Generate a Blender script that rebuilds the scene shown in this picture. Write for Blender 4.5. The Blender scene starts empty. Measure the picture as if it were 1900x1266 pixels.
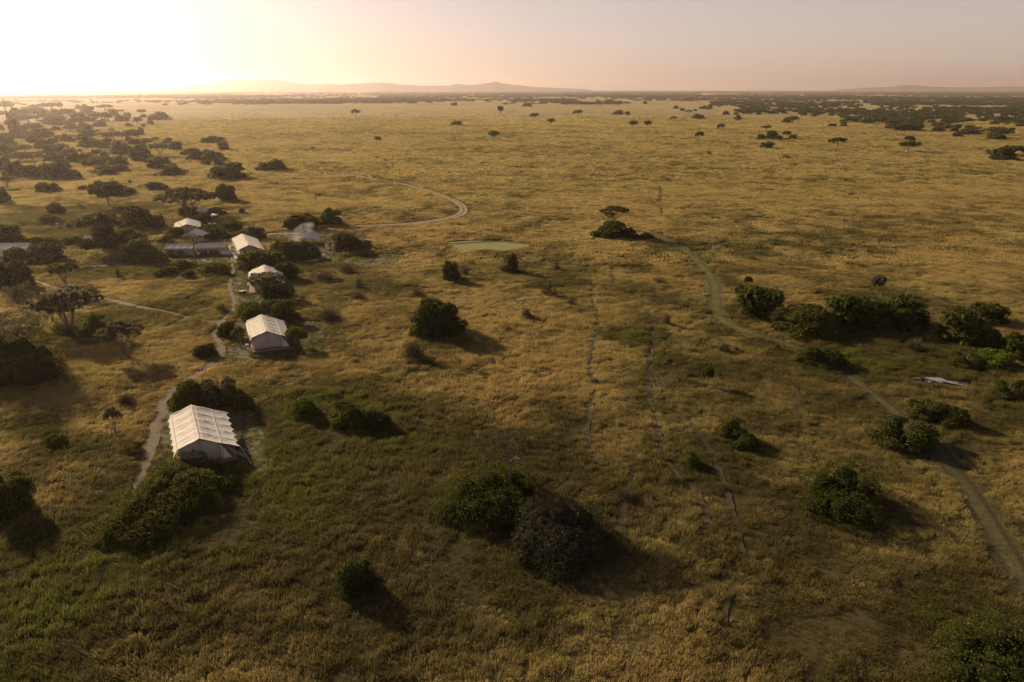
import bpy, math, random
import numpy as np
from mathutils import Vector, Matrix

R = math.radians
SC = bpy.context.scene
COL = SC.collection
rng = np.random.default_rng(7)
random.seed(7)

# ---------------------------------------------------------------- camera, sky, sun, exposure
F_PX, CX, CY, HORIZON, CAM_H = 1267.0, 950.0, 633.0, 165.0, 47.0
PITCH = math.atan2(CY - HORIZON, F_PX)
cam_data = bpy.data.cameras.new("camera")
cam_data.sensor_width = 36.0
cam_data.lens = F_PX / 1900.0 * 36.0
cam_data.clip_start = 1.0
cam_data.clip_end = 90000.0
cam = bpy.data.objects.new("camera", cam_data)
cam.location = (0, 0, CAM_H)
cam.rotation_euler = (math.pi / 2 - PITCH, 0, 0)
COL.objects.link(cam)
SC.camera = cam

SUN_AZ, SUN_EL = R(47), R(21)           # azimuth to the left of the view
sun_dir = Vector((-math.sin(SUN_AZ) * math.cos(SUN_EL), math.cos(SUN_AZ) * math.cos(SUN_EL), math.sin(SUN_EL)))

world = bpy.data.worlds.new("World")
SC.world = world
world.use_nodes = True
wt = world.node_tree
wt.nodes.clear()
w_out = wt.nodes.new("ShaderNodeOutputWorld")
w_bg = wt.nodes.new("ShaderNodeBackground")
w_sky = wt.nodes.new("ShaderNodeTexSky")
w_sky.sky_type = 'NISHITA'
w_sky.sun_disc = False
w_sky.sun_elevation = SUN_EL
w_sky.sun_rotation = -SUN_AZ
w_sky.altitude = 1500
w_sky.air_density = 1.0
w_sky.dust_density = 6.0
w_sky.ozone_density = 1.0
w_bg.inputs['Strength'].default_value = 0.068
# a dusty sky: the clear-sky colours are partly washed out by warm high haze
w_mix = wt.nodes.new("ShaderNodeMix"); w_mix.data_type = 'RGBA'; w_mix.inputs[0].default_value = 0.55
w_tint = wt.nodes.new("ShaderNodeMix"); w_tint.data_type = 'RGBA'; w_tint.blend_type = 'MULTIPLY'; w_tint.inputs[0].default_value = 1.0
w_tint.inputs[7].default_value = (1.0, 0.87, 1.0, 1)
wt.links.new(w_sky.outputs[0], w_tint.inputs[6])
wt.links.new(w_tint.outputs[2], w_mix.inputs[6])
# the dust is thick near the horizon and thins out towards the zenith
w_geo = wt.nodes.new("ShaderNodeTexCoord"); w_sep = wt.nodes.new("ShaderNodeSeparateXYZ"); wt.links.new(w_geo.outputs['Generated'], w_sep.inputs[0])
w_inv = wt.nodes.new("ShaderNodeMath"); w_inv.operation = 'SUBTRACT'; w_inv.inputs[0].default_value = 1.0; w_inv.use_clamp = True
wt.links.new(w_sep.outputs['Z'], w_inv.inputs[1])
w_pow = wt.nodes.new("ShaderNodeMath"); w_pow.operation = 'POWER'; w_pow.inputs[1].default_value = 2.2; wt.links.new(w_inv.outputs[0], w_pow.inputs[0])
w_dust = wt.nodes.new("ShaderNodeMix"); w_dust.data_type = 'RGBA'
w_dust.inputs[6].default_value = (0.5, 0.55, 0.7, 1); w_dust.inputs[7].default_value = (8.6, 6.9, 5.5, 1)
wt.links.new(w_pow.outputs[0], w_dust.inputs[0]); wt.links.new(w_dust.outputs[2], w_mix.inputs[7])
wt.links.new(w_mix.outputs[2], w_bg.inputs['Color'])
wt.links.new(w_bg.outputs[0], w_out.inputs['Surface'])

sun_data = bpy.data.lights.new("sun", 'SUN')
sun_data.energy = 5.0
sun_data.angle = R(3.0)
sun_data.color = (1.0, 0.79, 0.55)
sun = bpy.data.objects.new("sun", sun_data)
sun.rotation_euler = sun_dir.to_track_quat('Z', 'Y').to_euler()
sun.location = (-200, 200, 120)
COL.objects.link(sun)

SC.view_settings.view_transform = 'Standard'
SC.view_settings.look = 'None'
SC.view_settings.gamma = 1.0
SC.view_settings.use_curve_mapping = False
SC.view_settings.exposure = 0.68
SC.render.engine = 'CYCLES'
cy = SC.cycles
cy.use_denoising = True
cy.max_bounces = 6
cy.diffuse_bounces = 2
cy.glossy_bounces = 2
cy.transmission_bounces = 2
cy.transparent_max_bounces = 6
cy.volume_bounces = 1
cy.sample_clamp_indirect = 4.0
cy.use_adaptive_sampling = True
cy.adaptive_threshold = 0.02

# ---------------------------------------------------------------- helpers
def clean_noise(ix, iy, seed):
    h = (ix.astype(np.int64) * 374761393 + iy.astype(np.int64) * 668265263 + seed * 2147483647) & 0xFFFFFFFF
    h = ((h ^ (h >> 13)) * 1274126177) & 0xFFFFFFFF
    h = h ^ (h >> 16)
    return (h & 0xFFFF) / 65535.0

def vnoise(x, y, seed=0):
    x0 = np.floor(x); y0 = np.floor(y)
    fx = x - x0; fy = y - y0
    fx = fx * fx * (3 - 2 * fx); fy = fy * fy * (3 - 2 * fy)
    a = clean_noise(x0, y0, seed); b = clean_noise(x0 + 1, y0, seed)
    c = clean_noise(x0, y0 + 1, seed); d = clean_noise(x0 + 1, y0 + 1, seed)
    return (a * (1 - fx) + b * fx) * (1 - fy) + (c * (1 - fx) + d * fx) * fy

def fbm(x, y, seed=0, oct=3):
    s = 0; a = 1; t = 0
    for k in range(oct):
        s = s + a * vnoise(x * 2.03 ** k + 17.3 * k, y * 2.03 ** k - 9.1 * k, seed + k * 31)
        t += a; a *= 0.5
    return s / t

def smooth(a, b, x):
    t = np.clip((x - a) / (b - a), 0, 1)
    return t * t * (3 - 2 * t)

def hz(x, y):
    """height of the gently rolling ground"""
    x = np.asarray(x, float); y = np.asarray(y, float)
    r = np.hypot(x, y)
    return 0.55 * (fbm(x / 46, y / 46, 3, 2) - 0.5) * smooth(900, 350, r)

def hzf(x, y):
    return float(hz(np.array([x]), np.array([y]))[0])

SP, CP = math.sin(PITCH), math.cos(PITCH)
def G(px, py, h=0.0):
    """world point seen at a photograph pixel, on the level h"""
    v = (py - CY) / F_PX
    drop = SP + v * CP
    d = (CAM_H - h) / drop
    return Vector((d * (px - CX) / F_PX, d * (CP - v * SP), h))
def depth(px, py):
    return CAM_H / (SP + (py - CY) / F_PX * CP)
def to_px(x, y, z=0.0):
    d = y * CP - (z - CAM_H) * SP
    v = -(y * SP + (z - CAM_H) * CP)
    return CX + F_PX * x / d, CY + F_PX * v / d

def mat(name):
    m = bpy.data.materials.new(name)
    m.use_nodes = True
    nt = m.node_tree
    nt.nodes.clear()
    out = nt.nodes.new("ShaderNodeOutputMaterial")
    return m, nt, out

def N(nt, kind, **kw):
    n = nt.nodes.new(kind)
    for k, v in kw.items():
        if k in n.inputs.keys():
            n.inputs[k].default_value = v
        else:
            setattr(n, k, v)
    return n

def L(nt, a, b):
    nt.links.new(a, b)

def rgb(c):
    return (c[0], c[1], c[2], 1.0)

def mixc(nt, fac, a, b, blend='MIX'):
    n = nt.nodes.new("ShaderNodeMix")
    n.data_type = 'RGBA'; n.blend_type = blend
    for sock, v in ((n.inputs[0], fac), (n.inputs[6], a), (n.inputs[7], b)):
        if hasattr(v, 'links') or hasattr(v, 'is_linked'):
            nt.links.new(v, sock)
        else:
            sock.default_value = v if not isinstance(v, tuple) or len(v) == 4 else rgb(v)
    return n.outputs[2]

def ramp(nt, src, stops):
    n = nt.nodes.new("ShaderNodeValToRGB")
    e = n.color_ramp.elements
    while len(e) < len(stops): e.new(0.5)
    for el, (p, c) in zip(e, stops):
        el.position = p
        el.color = rgb(c) if isinstance(c, tuple) else (c, c, c, 1)
    nt.links.new(src, n.inputs[0])
    return n.outputs[0]

def maprange(nt, src, a, b, c=0.0, d=1.0):
    n = nt.nodes.new("ShaderNodeMapRange")
    n.inputs[1].default_value = a; n.inputs[2].default_value = b
    n.inputs[3].default_value = c; n.inputs[4].default_value = d
    nt.links.new(src, n.inputs[0])
    return n.outputs[0]

def noise(nt, scale, detail=3, rough=0.55, obj=False, stretch=None):
    if obj:
        co = nt.nodes.new("ShaderNodeTexCoord").outputs['Object']
    else:
        co = nt.nodes.new("ShaderNodeNewGeometry").outputs['Position']
    if stretch:
        mp = nt.nodes.new("ShaderNodeMapping"); mp.inputs['Scale'].default_value = stretch
        nt.links.new(co, mp.inputs[0]); co = mp.outputs[0]
    n = nt.nodes.new("ShaderNodeTexNoise")
    n.inputs['Scale'].default_value = scale
    n.inputs['Detail'].default_value = detail
    n.inputs['Roughness'].default_value = rough
    nt.links.new(co, n.inputs['Vector'])
    return n.outputs['Fac']

def bump(nt, h, strength=0.5, dist=0.1):
    n = nt.nodes.new("ShaderNodeBump")
    n.inputs['Strength'].default_value = strength
    n.inputs['Distance'].default_value = dist
    nt.links.new(h, n.inputs['Height'])
    return n.outputs[0]

def two_sided(nt, out, col, trans=0.35, normal=None, tcol=None):
    """a thin leaf, blade or cloth: it reflects and lets light through"""
    d = nt.nodes.new("ShaderNodeBsdfDiffuse"); t = nt.nodes.new("ShaderNodeBsdfTranslucent")
    m = nt.nodes.new("ShaderNodeMixShader"); m.inputs[0].default_value = trans
    nt.links.new(col, d.inputs['Color']); nt.links.new(tcol or col, t.inputs['Color'])
    if normal: nt.links.new(normal, d.inputs['Normal'])
    nt.links.new(d.outputs[0], m.inputs[1]); nt.links.new(t.outputs[0], m.inputs[2])
    nt.links.new(m.outputs[0], out.inputs['Surface'])

def principled(nt, out, col, rough=0.8, normal=None, metallic=0.0, spec=0.3):
    p = nt.nodes.new("ShaderNodeBsdfPrincipled")
    if hasattr(col, 'is_linked'): nt.links.new(col, p.inputs['Base Color'])
    else: p.inputs['Base Color'].default_value = rgb(col)
    p.inputs['Roughness'].default_value = rough
    p.inputs['Metallic'].default_value = metallic
    p.inputs['Specular IOR Level'].default_value = spec
    if normal: nt.links.new(normal, p.inputs['Normal'])
    nt.links.new(p.outputs[0], out.inputs['Surface'])
    return p

def mesh_np(name, verts, faces=None, quads=None, tris=None, attrs=None, mats=(), mat_idx=None, smooth_=False):
    """verts (n,3); quads (m,4) and tris (k,3) arrays"""
    me = bpy.data.meshes.new(name)
    verts = np.asarray(verts, dtype=np.float32)
    me.vertices.add(len(verts)); me.vertices.foreach_set('co', verts.ravel())
    loops = []; starts = []; tot = 0
    nq = 0 if quads is None else len(quads); nt_ = 0 if tris is None else len(tris)
    if nq: loops.append(np.asarray(quads, np.int32).ravel())
    if nt_: loops.append(np.asarray(tris, np.int32).ravel())
    loops = np.concatenate(loops) if loops else np.zeros(0, np.int32)
    starts = np.concatenate([np.arange(nq) * 4, nq * 4 + np.arange(nt_) * 3]).astype(np.int32)
    totals = np.concatenate([np.full(nq, 4), np.full(nt_, 3)]).astype(np.int32)
    me.loops.add(len(loops)); me.loops.foreach_set('vertex_index', loops)
    me.polygons.add(nq + nt_)
    me.polygons.foreach_set('loop_start', starts)
    if mat_idx is not None: me.polygons.foreach_set('material_index', np.asarray(mat_idx, np.int32))
    if smooth_: me.polygons.foreach_set('use_smooth', np.ones(nq + nt_, bool))
    me.update(calc_edges=True)
    for k, v in (attrs or {}).items():
        a = me.attributes.new(k, 'FLOAT', 'POINT'); a.data.foreach_set('value', np.asarray(v, np.float32))
    for m in mats: me.materials.append(m)
    me.validate()
    return me

def link(name, me, parent=None, loc=None, rotz=None):
    o = bpy.data.objects.new(name, me); COL.objects.link(o)
    if parent is not None: o.parent = parent
    if loc is not None: o.location = loc
    if rotz is not None: o.rotation_euler = (0, 0, rotz)
    return o

def tag(o, label, cat, group=None):
    o['label'] = label; o['category'] = cat
    if group: o['group'] = group
    return o

def empty(name, loc, rotz=0.0):
    o = bpy.data.objects.new(name, None); COL.objects.link(o)
    o.location = loc; o.rotation_euler = (0, 0, rotz); o.empty_display_size = 0.3
    return o

class MB:
    """collects boxes, tubes and sheets; build() links them as one mesh object"""
    def __init__(s): s.v = []; s.f = []
    def box(s, c, size, rot=0.0):
        hx, hy, hz_ = [k / 2 for k in size]; b = len(s.v); ca, sa = math.cos(rot), math.sin(rot)
        for dx in (-hx, hx):
            for dy in (-hy, hy):
                for dz in (-hz_, hz_):
                    s.v.append((c[0] + dx * ca - dy * sa, c[1] + dx * sa + dy * ca, c[2] + dz))
        for q in ((0, 1, 3, 2), (4, 6, 7, 5), (0, 4, 5, 1), (2, 3, 7, 6), (0, 2, 6, 4), (1, 5, 7, 3)):
            s.f.append(tuple(b + k for k in q))
        return s
    def tube(s, pts, rad, n=6, cap=True):
        pts = [Vector(p) for p in pts]
        if not hasattr(rad, '__len__'): rad = [rad] * len(pts)
        b = len(s.v)
        for i, p in enumerate(pts):
            d = (pts[min(i + 1, len(pts) - 1)] - pts[max(i - 1, 0)])
            if d.length < 1e-6: d = Vector((0, 0, 1))
            d.normalize()
            u = d.cross(Vector((0.31, 0.87, 0.38)));
            if u.length < 1e-3: u = d.cross(Vector((1, 0, 0)))
            u.normalize(); w = d.cross(u)
            for k in range(n):
                a = 2 * math.pi * k / n
                s.v.append(tuple(p + (u * math.cos(a) + w * math.sin(a)) * rad[i]))
        for i in range(len(pts) - 1):
            for k in range(n):
                s.f.append((b + i * n + k, b + i * n + (k + 1) % n, b + (i + 1) * n + (k + 1) % n, b + (i + 1) * n + k))
        if cap:
            s.f.append(tuple(b + k for k in range(n))[::-1]); e = b + (len(pts) - 1) * n
            s.f.append(tuple(e + k for k in range(n)))
        return s
    def quad(s, *p):
        b = len(s.v); s.v += [tuple(q) for q in p]; s.f.append(tuple(range(b, b + len(p)))); return s
    def prism(s, poly, y0, y1):
        """poly in x,z extruded along y"""
        b = len(s.v); n = len(poly)
        for y in (y0, y1):
            for (x, z) in poly: s.v.append((x, y, z))
        s.f.append(tuple(b + k for k in range(n))); s.f.append(tuple(b + n + k for k in range(n))[::-1])
        for k in range(n):
            s.f.append((b + (k + 1) % n, b + k, b + n + k, b + n + (k + 1) % n))
        return s
    def grid(s, P):
        """P[i][j] points"""
        b = len(s.v); nj = len(P[0])
        for r_ in P: s.v += [tuple(q) for q in r_]
        for i in range(len(P) - 1):
            for j in range(nj - 1):
                s.f.append((b + i * nj + j, b + i * nj + j + 1, b + (i + 1) * nj + j + 1, b + (i + 1) * nj + j))
        return s
    def mesh(s, name, m, smooth_=False):
        me = bpy.data.meshes.new(name); me.from_pydata(s.v, [], s.f); me.update()
        if m: me.materials.append(m)
        if smooth_:
            for p in me.polygons: p.use_smooth = True
        return me
    def build(s, name, m, parent=None, smooth_=False, solid=0.0):
        o = link(name, s.mesh(name, m, smooth_), parent)
        if solid:
            md = o.modifiers.new('thickness', 'SOLIDIFY'); md.thickness = solid; md.offset = 0
        return o

# ---------------------------------------------------------------- materials
def attr(nt, name, kind='GEOMETRY'):
    a = nt.nodes.new("ShaderNodeAttribute"); a.attribute_type = kind; a.attribute_name = name
    return a.outputs['Fac']

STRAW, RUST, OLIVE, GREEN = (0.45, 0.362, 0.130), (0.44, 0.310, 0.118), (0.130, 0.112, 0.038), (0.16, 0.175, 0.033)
def grass_colour(nt, g, d, lift):
    c = mixc(nt, d, tuple(k * lift for k in STRAW), tuple(k * lift for k in RUST))
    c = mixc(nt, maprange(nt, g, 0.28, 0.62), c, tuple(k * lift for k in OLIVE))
    c = mixc(nt, maprange(nt, g, 0.76, 1.06), c, tuple(k * lift for k in GREEN))
    return c

def mat_ground():
    m, nt, out = mat("ground_soil_and_grass")
    g = attr(nt, 'green'); d = attr(nt, 'dry'); far = attr(nt, 'far')
    fine = noise(nt, 0.9, 4, 0.6)
    mid = noise(nt, 0.07, 5, 0.6)
    g2 = nt.nodes.new("ShaderNodeMath"); g2.operation = 'ADD'
    L(nt, g, g2.inputs[0]); L(nt, maprange(nt, mid, 0.3, 0.7, -0.16, 0.16), g2.inputs[1])
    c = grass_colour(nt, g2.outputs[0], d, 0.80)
    tex = mixc(nt, 1.0, c, ramp(nt, fine, [(0.30, 0.45), (0.62, 1.12)]), 'MULTIPLY')
    scrub = noise(nt, 0.045, 6, 0.75, stretch=(0.5, 1.3, 1))
    tex = mixc(nt, maprange(nt, scrub, 0.60, 0.70, 0, 0.55), tex, (0.09, 0.085, 0.03))
    soil = mixc(nt, fine, (0.030, 0.025, 0.011), (0.06, 0.047, 0.02))
    near = mixc(nt, 0.12, soil, tex)
    col = mixc(nt, far, near, tex)
    hb = mixc(nt, 0.45, fine, mid)
    p = principled(nt, out, col, 0.95, bump(nt, hb, 0.5, 0.3), spec=0.05)
    p.inputs['Sheen Weight'].default_value = 0.02     # standing grass catches low light like a nap
    p.inputs['Sheen Roughness'].default_value = 0.6
    L(nt, mixc(nt, far, (0.1, 0.08, 0.03), mixc(nt, 0.5, col, (0.9, 0.7, 0.35))), p.inputs['Sheen Tint'])
    return m

def mat_grass():
    m, nt, out = mat("savanna_grass")
    g = attr(nt, 'green', 'INSTANCER'); d = attr(nt, 'dry', 'INSTANCER')
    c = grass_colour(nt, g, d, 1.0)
    rnd = nt.nodes.new("ShaderNodeObjectInfo").outputs['Random']
    c = mixc(nt, 1.0, c, ramp(nt, rnd, [(0.0, 0.78), (1.0, 1.12)]), 'MULTIPLY')
    two_sided(nt, out, c, 0.46)
    return m

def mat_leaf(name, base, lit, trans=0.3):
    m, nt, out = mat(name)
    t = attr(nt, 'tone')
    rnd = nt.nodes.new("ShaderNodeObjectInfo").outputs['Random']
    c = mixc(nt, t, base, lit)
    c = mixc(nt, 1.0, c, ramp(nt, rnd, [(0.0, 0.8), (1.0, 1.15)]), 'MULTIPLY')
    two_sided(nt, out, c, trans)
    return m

def mat_simple(name, a, b, scale=3.0, rough=0.85, bs=0.3, bd=0.03, obj=True, stretch=None, metallic=0.0, spec=0.2):
    m, nt, out = mat(name)
    n = noise(nt, scale, 4, 0.6, obj, stretch)
    c = mixc(nt, maprange(nt, n, 0.3, 0.7), a, b)
    principled(nt, out, c, rough, bump(nt, n, bs, bd), metallic, spec)
    return m

M = {}
def mat_track(name, a, b, rut):
    m, nt, out = mat(name)
    n = noise(nt, 1.7, 5, 0.7); n2 = noise(nt, 0.25, 4, 0.6)
    c = mixc(nt, maprange(nt, n, 0.3, 0.7), a, b)
    c = mixc(nt, maprange(nt, n2, 0.45, 0.7, 0, .6), c, tuple(k * .6 for k in a))
    s_ = attr(nt, 'side')
    ab = nt.nodes.new("ShaderNodeMath"); ab.operation = 'ABSOLUTE'; L(nt, s_, ab.inputs[0])
    ad = nt.nodes.new("ShaderNodeMath"); ad.operation = 'ADD'; L(nt, ab.outputs[0], ad.inputs[0]); L(nt, maprange(nt, n, 0, 1, -.16, .16), ad.inputs[1])
    w = ramp(nt, ad.outputs[0], [(0.0, 0.0), (0.26, 0.0), (0.44, 1.0), (0.56, 1.0), (0.74, 0.0)])
    c = mixc(nt, w, c, rut)
    principled(nt, out, c, 0.95, bump(nt, n, 0.9, 0.15), spec=0.05)
    return m
M['ground'] = mat_ground()
M['mown_track'] = mat_track('mown_track_grass', (0.075, 0.080, 0.022), (0.155, 0.150, 0.040), (0.085, 0.072, 0.034))
M['worn_track'] = mat_track('worn_track_grass', (0.060, 0.055, 0.022), (0.12, 0.105, 0.042), (0.055, 0.045, 0.025))
M['car_track'] = mat_track('sandy_vehicle_track', (0.15, 0.12, 0.05), (0.24, 0.195, 0.09), (0.38, 0.30, 0.17))
M['grass'] = mat_grass()
M['leaf_dark'] = mat_leaf('dark_green_leaves', (0.026, 0.032, 0.010), (0.150, 0.160, 0.032), 0.45)
M['leaf_olive'] = mat_leaf('olive_leaves', (0.034, 0.038, 0.012), (0.215, 0.205, 0.042), 0.45)
M['leaf_grey'] = mat_leaf('grey_green_leaves', (0.060, 0.055, 0.030), (0.23, 0.205, 0.105), 0.4)
M['leaf_brown'] = mat_leaf('brown_seeding_foliage', (0.050, 0.044, 0.022), (0.17, 0.140, 0.062), 0.4)
M['leaf_bright'] = mat_leaf('bright_green_leaves', (0.060, 0.080, 0.014), (0.19, 0.215, 0.032), 0.4)
M['leaf_dusk'] = mat_leaf('dull_grey_leaves', (0.030, 0.030, 0.018), (0.105, 0.096, 0.055), 0.3)
M['bark'] = mat_simple('bark', (0.11, 0.085, 0.06), (0.22, 0.18, 0.13), 6, stretch=(1, 1, 0.2))
M['twig'] = mat_simple('dry_twigs', (0.12, 0.09, 0.06), (0.20, 0.15, 0.10), 4)
M['dirt'] = mat_simple('trodden_dirt', (0.070, 0.049, 0.023), (0.135, 0.095, 0.045), 0.8, bs=0.5, bd=0.1, obj=False)
M['dust'] = mat_simple('grey_trail_dust', (0.042, 0.034, 0.016), (0.080, 0.062, 0.030), 1.2, bs=0.5, bd=0.1, obj=False)
M['mown'] = mat_simple('mown_grass', (0.062, 0.060, 0.017), (0.115, 0.104, 0.029), 1.6, bs=0.8, bd=0.12, obj=False)
M['mown_light'] = mat_simple('fresh_mown_grass', (0.14, 0.145, 0.042), (0.22, 0.215, 0.065), 1.6, bs=0.6, bd=0.1, obj=False)
M['mown_dry'] = mat_simple('mown_dry_grass', (0.085, 0.078, 0.028), (0.15, 0.125, 0.048), 1.6, bs=0.8, bd=0.12, obj=False)
M['mud'] = mat_simple('dark_mud', (0.035, 0.028, 0.018), (0.07, 0.055, 0.035), 1.5, bs=0.4, bd=0.05, obj=False)
M['wood'] = mat_simple('red_brown_deck_wood', (0.20, 0.125, 0.085), (0.31, 0.205, 0.145), 5, stretch=(1, 8, 1))
M['pole'] = mat_simple('weathered_pole', (0.30, 0.25, 0.17), (0.45, 0.38, 0.27), 5, stretch=(1, 1, 0.3))
M['rope'] = mat_simple('guy_rope', (0.42, 0.36, 0.26), (0.55, 0.48, 0.36), 9)
M['dark_pole'] = mat_simple('dark_pole', (0.05, 0.04, 0.03), (0.10, 0.08, 0.06), 6)
M['grey_roof'] = mat_simple('grey_canvas_roof', (0.56, 0.50, 0.41), (0.66, 0.59, 0.49), 1.5, bs=0.2)
M['interior'] = mat_simple('shaded_floor', (0.10, 0.07, 0.05), (0.16, 0.12, 0.08), 3)
M['white_cloth'] = mat_simple('white_painted_cloth', (0.70, 0.68, 0.63), (0.82, 0.80, 0.75), 3)
M['stone'] = mat_simple('pale_stone_paving', (0.36, 0.31, 0.25), (0.50, 0.44, 0.36), 2)
M['hill'] = mat_simple('dry_hillside', (0.10, 0.085, 0.05), (0.20, 0.165, 0.09), 0.003, obj=False, bs=0.1)

def mat_canvas(name, a, b, trans=0.18):
    m, nt, out = mat(name)
    n1 = noise(nt, 0.8, 4, 0.6, True); n2 = noise(nt, 6.0, 3, 0.6, True, (0.15, 1.6, 1))
    c = mixc(nt, maprange(nt, n1, 0.3, 0.7), a, b)
    h = mixc(nt, 0.7, n1, n2)
    two_sided(nt, out, c, trans, bump(nt, h, 0.35, 0.04))
    return m
M['canvas'] = mat_canvas('cream_canvas', (0.80, 0.73, 0.60), (0.87, 0.80, 0.68))
M['canvas_grey'] = mat_canvas('taupe_canvas', (0.44, 0.385, 0.31), (0.52, 0.46, 0.375), 0.05)
M['canvas_thin'] = mat_canvas('thin_cream_canvas', (0.80, 0.74, 0.64), (0.87, 0.82, 0.73), 0.42)
M['canvas_pale'] = mat_canvas('pale_canvas', (0.42, 0.37, 0.30), (0.52, 0.46, 0.38), 0.1)

# ---------------------------------------------------------------- tracks, trails and mown lawns (traced on the ground)
def catmull(P, n=8):
    P = [np.array(p[:2]) for p in P]
    P = [2 * P[0] - P[1]] + P + [2 * P[-1] - P[-2]]
    out = []
    for i in range(1, len(P) - 2):
        for k in range(n):
            t = k / n
            a, b, c, d = P[i - 1:i + 3]
            out.append(0.5 * (2 * b + (c - a) * t + (2 * a - 5 * b + 4 * c - d) * t * t + (3 * b - a - 3 * c + d) * t ** 3))
    out.append(P[-2])
    return np.array(out)

def track(px, widths, n=8):
    pts = catmull([G(*p) for p in px], n)
    w = np.interp(np.linspace(0, 1, len(pts)), np.linspace(0, 1, len(widths)), widths)
    return pts, w

TRACKS = [   # name, material, pixels traced along the middle, widths in metres, left-over height of the grass on it
 ('dirt_path', 'dirt', [(428,472),(429,490),(431,505),(424,530),(431,558),(429,578),(408,600),(400,624),(411,650),(392,678),(350,703),(312,738),(290,790),(272,850),(255,905)], [1.5,1.4,1.4,1.5,1.6,1.7,1.9,2.0,2.0,1.8,0.8], 0.0),
 ('dirt_path', 'dirt', [(406,600),(360,592),(310,580),(255,569),(200,556),(130,542),(60,520)], [1.5,1.5,1.4,1.2], 0.0),
 ('dirt_path', 'dirt', [(150,493),(210,492),(280,491),(340,485),(400,484)], [1.3,1.2], 0.0),
 ('mown_track', 'mown_track', [(1205,432),(1232,444),(1270,465),(1300,492),(1323,520),(1328,550),(1328,578),(1350,600),(1395,618)], [2.2,3.6,4.4,4.6,4.4,3.8], 0.12),
 ('mown_track', 'worn_track', [(1395,618),(1450,634),(1505,655),(1560,688),(1620,735),(1680,785),(1732,830),(1790,905),(1850,1000),(1915,1105)], [2.6,2.4,2.8,3.2,3.6,3.8,3.8], 0.12),
 ('vehicle_track', 'car_track', [(545,313),(620,320),(690,331),(760,345),(812,360),(848,376),(860,388),(850,400),(800,411),(740,417),(650,421),(560,432),(500,434)], [2.0,2.4,2.8,3.4,3.8,3.0,2.6,2.0], 0.0),
 ('vehicle_track', 'car_track', [(690,331),(686,322),(720,312),(730,308),(700,294),(640,280),(560,262),(470,245),(360,225)], [1.8,1.9,2.0,2.6,3.0], 0.3),
 ('vehicle_track', 'car_track', [(856,372),(930,388),(1010,398),(1110,403),(1205,432)], [1.6,1.7,1.7], 0.35),
 ('vehicle_track', 'car_track', [(840,320),(900,332),(970,346),(1060,364),(1180,392),(1300,418),(1500,455),(1700,495),(1900,535)], [1.8,1.6,1.2,1.0], 0.5),
 ('vehicle_track', 'car_track', [(870,372),(920,358),(970,346),(1060,337),(1180,324),(1290,300)], [1.5,1.6,1.5], 0.5),
 ('mown_track', 'mown_track', [(640,472),(720,465),(800,458),(850,452),(930,448),(1000,453),(1080,447),(1120,440)], [1.2,1.4,1.5,1.2], 0.15),
 ('game_trail', 'dust', [(1090,500),(1098,530),(1099,560),(1108,590),(1104,620),(1096,660),(1094,690),(1100,716),(1094,760),(1089,800),(1094,835),(1106,860)], [0.75, 0.93, 0.93, 0.84, 0.75], 0.08),
 ('game_trail', 'dust', [(1020,455),(1016,470),(1013,495)], [0.84, 0.93], 0.08),
 ('game_trail', 'dust', [(1065,462),(1062,482)], [0.93, 0.93], 0.08),
 ('game_trail', 'dust', [(1135,500),(1140,530),(1175,555),(1200,580),(1211,610),(1207,650),(1204,690),(1203,730),(1212,770),(1224,810),(1232,850),(1246,870),(1280,905),(1302,930),(1312,970),(1300,1000)], [0.75, 0.93, 1.02, 0.84, 0.75, 0.75], 0.08),
 ('game_trail', 'dust', [(1240,660),(1240,690),(1228,728),(1250,765),(1285,795),(1320,845),(1342,890),(1356,940),(1372,1000),(1385,1060),(1352,1110),(1345,1180),(1352,1270)], [0.8,0.8,0.9,0.8,0.7,0.6,0.6,0.6] if True else [0.75, 0.84, 1.02, 0.93, 0.93, 1.02, 1.11, 1.11], 0.08),
 ('game_trail', 'dust', [(1310,590),(1275,608),(1240,628),(1205,655),(1170,680),(1140,700)], [0.75, 0.84, 0.55], 0.08),
 ('game_trail', 'dust', [(1462,690),(1475,720),(1482,760),(1475,800)], [0.55, 0.75, 0.55], 0.08),
 ('game_trail', 'dust', [(1228,728),(1215,700),(1206,690)], [0.75, 0.75], 0.08),
 ('game_trail', 'dust', [(1170,880),(1160,920),(1155,975),(1170,1030)], [0.84, 1.02, 0.75], 0.08),
 ('game_trail', 'dust', [(1180,322),(1222,345),(1224,370),(1228,400)], [1.11, 1.22, 0.93], 0.08),
]
LAWNS = [    # mown lawns
 ('lawn', 'mown_light', [(828,449),(900,445),(972,451),(985,456),(950,463),(870,467),(838,460)], 0.1),
 ('lawn', 'mown', [(425,752),(470,760),(492,800),(500,870),(470,882),(420,868),(330,880),(300,850),(305,760)], 0.22),
 ('lawn', 'mown', [(545,560),(560,590),(600,600),(606,640),(590,662),(470,668),(420,660),(425,620),(450,580)], 0.25),
 ('lawn', 'mown', [(540,500),(560,520),(560,560),(520,570),(440,560),(440,500)], 0.25),
 ('lawn', 'mown_dry', [(300,474),(360,474),(430,470),(500,470),(600,462),(640,470),(615,490),(560,492),(500,485),(430,490),(360,488),(305,484)], 0.12),
 ('lawn', 'mown', [(490,432),(560,425),(640,430),(680,440),(668,452),(590,462),(520,458)], 0.3),
 ('bare_mud', 'mud', [(1676,706),(1700,700),(1740,699),(1765,704),(1800,714),(1790,724),(1750,722),(1710,717)], 0.0),
 ('lawn', 'mown', [(640,476),(735,470),(750,484),(700,494),(640,490)], 0.2),
]
TR = [(nm, mt, *track(px, w), left) for nm, mt, px, w, left in TRACKS]
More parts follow.
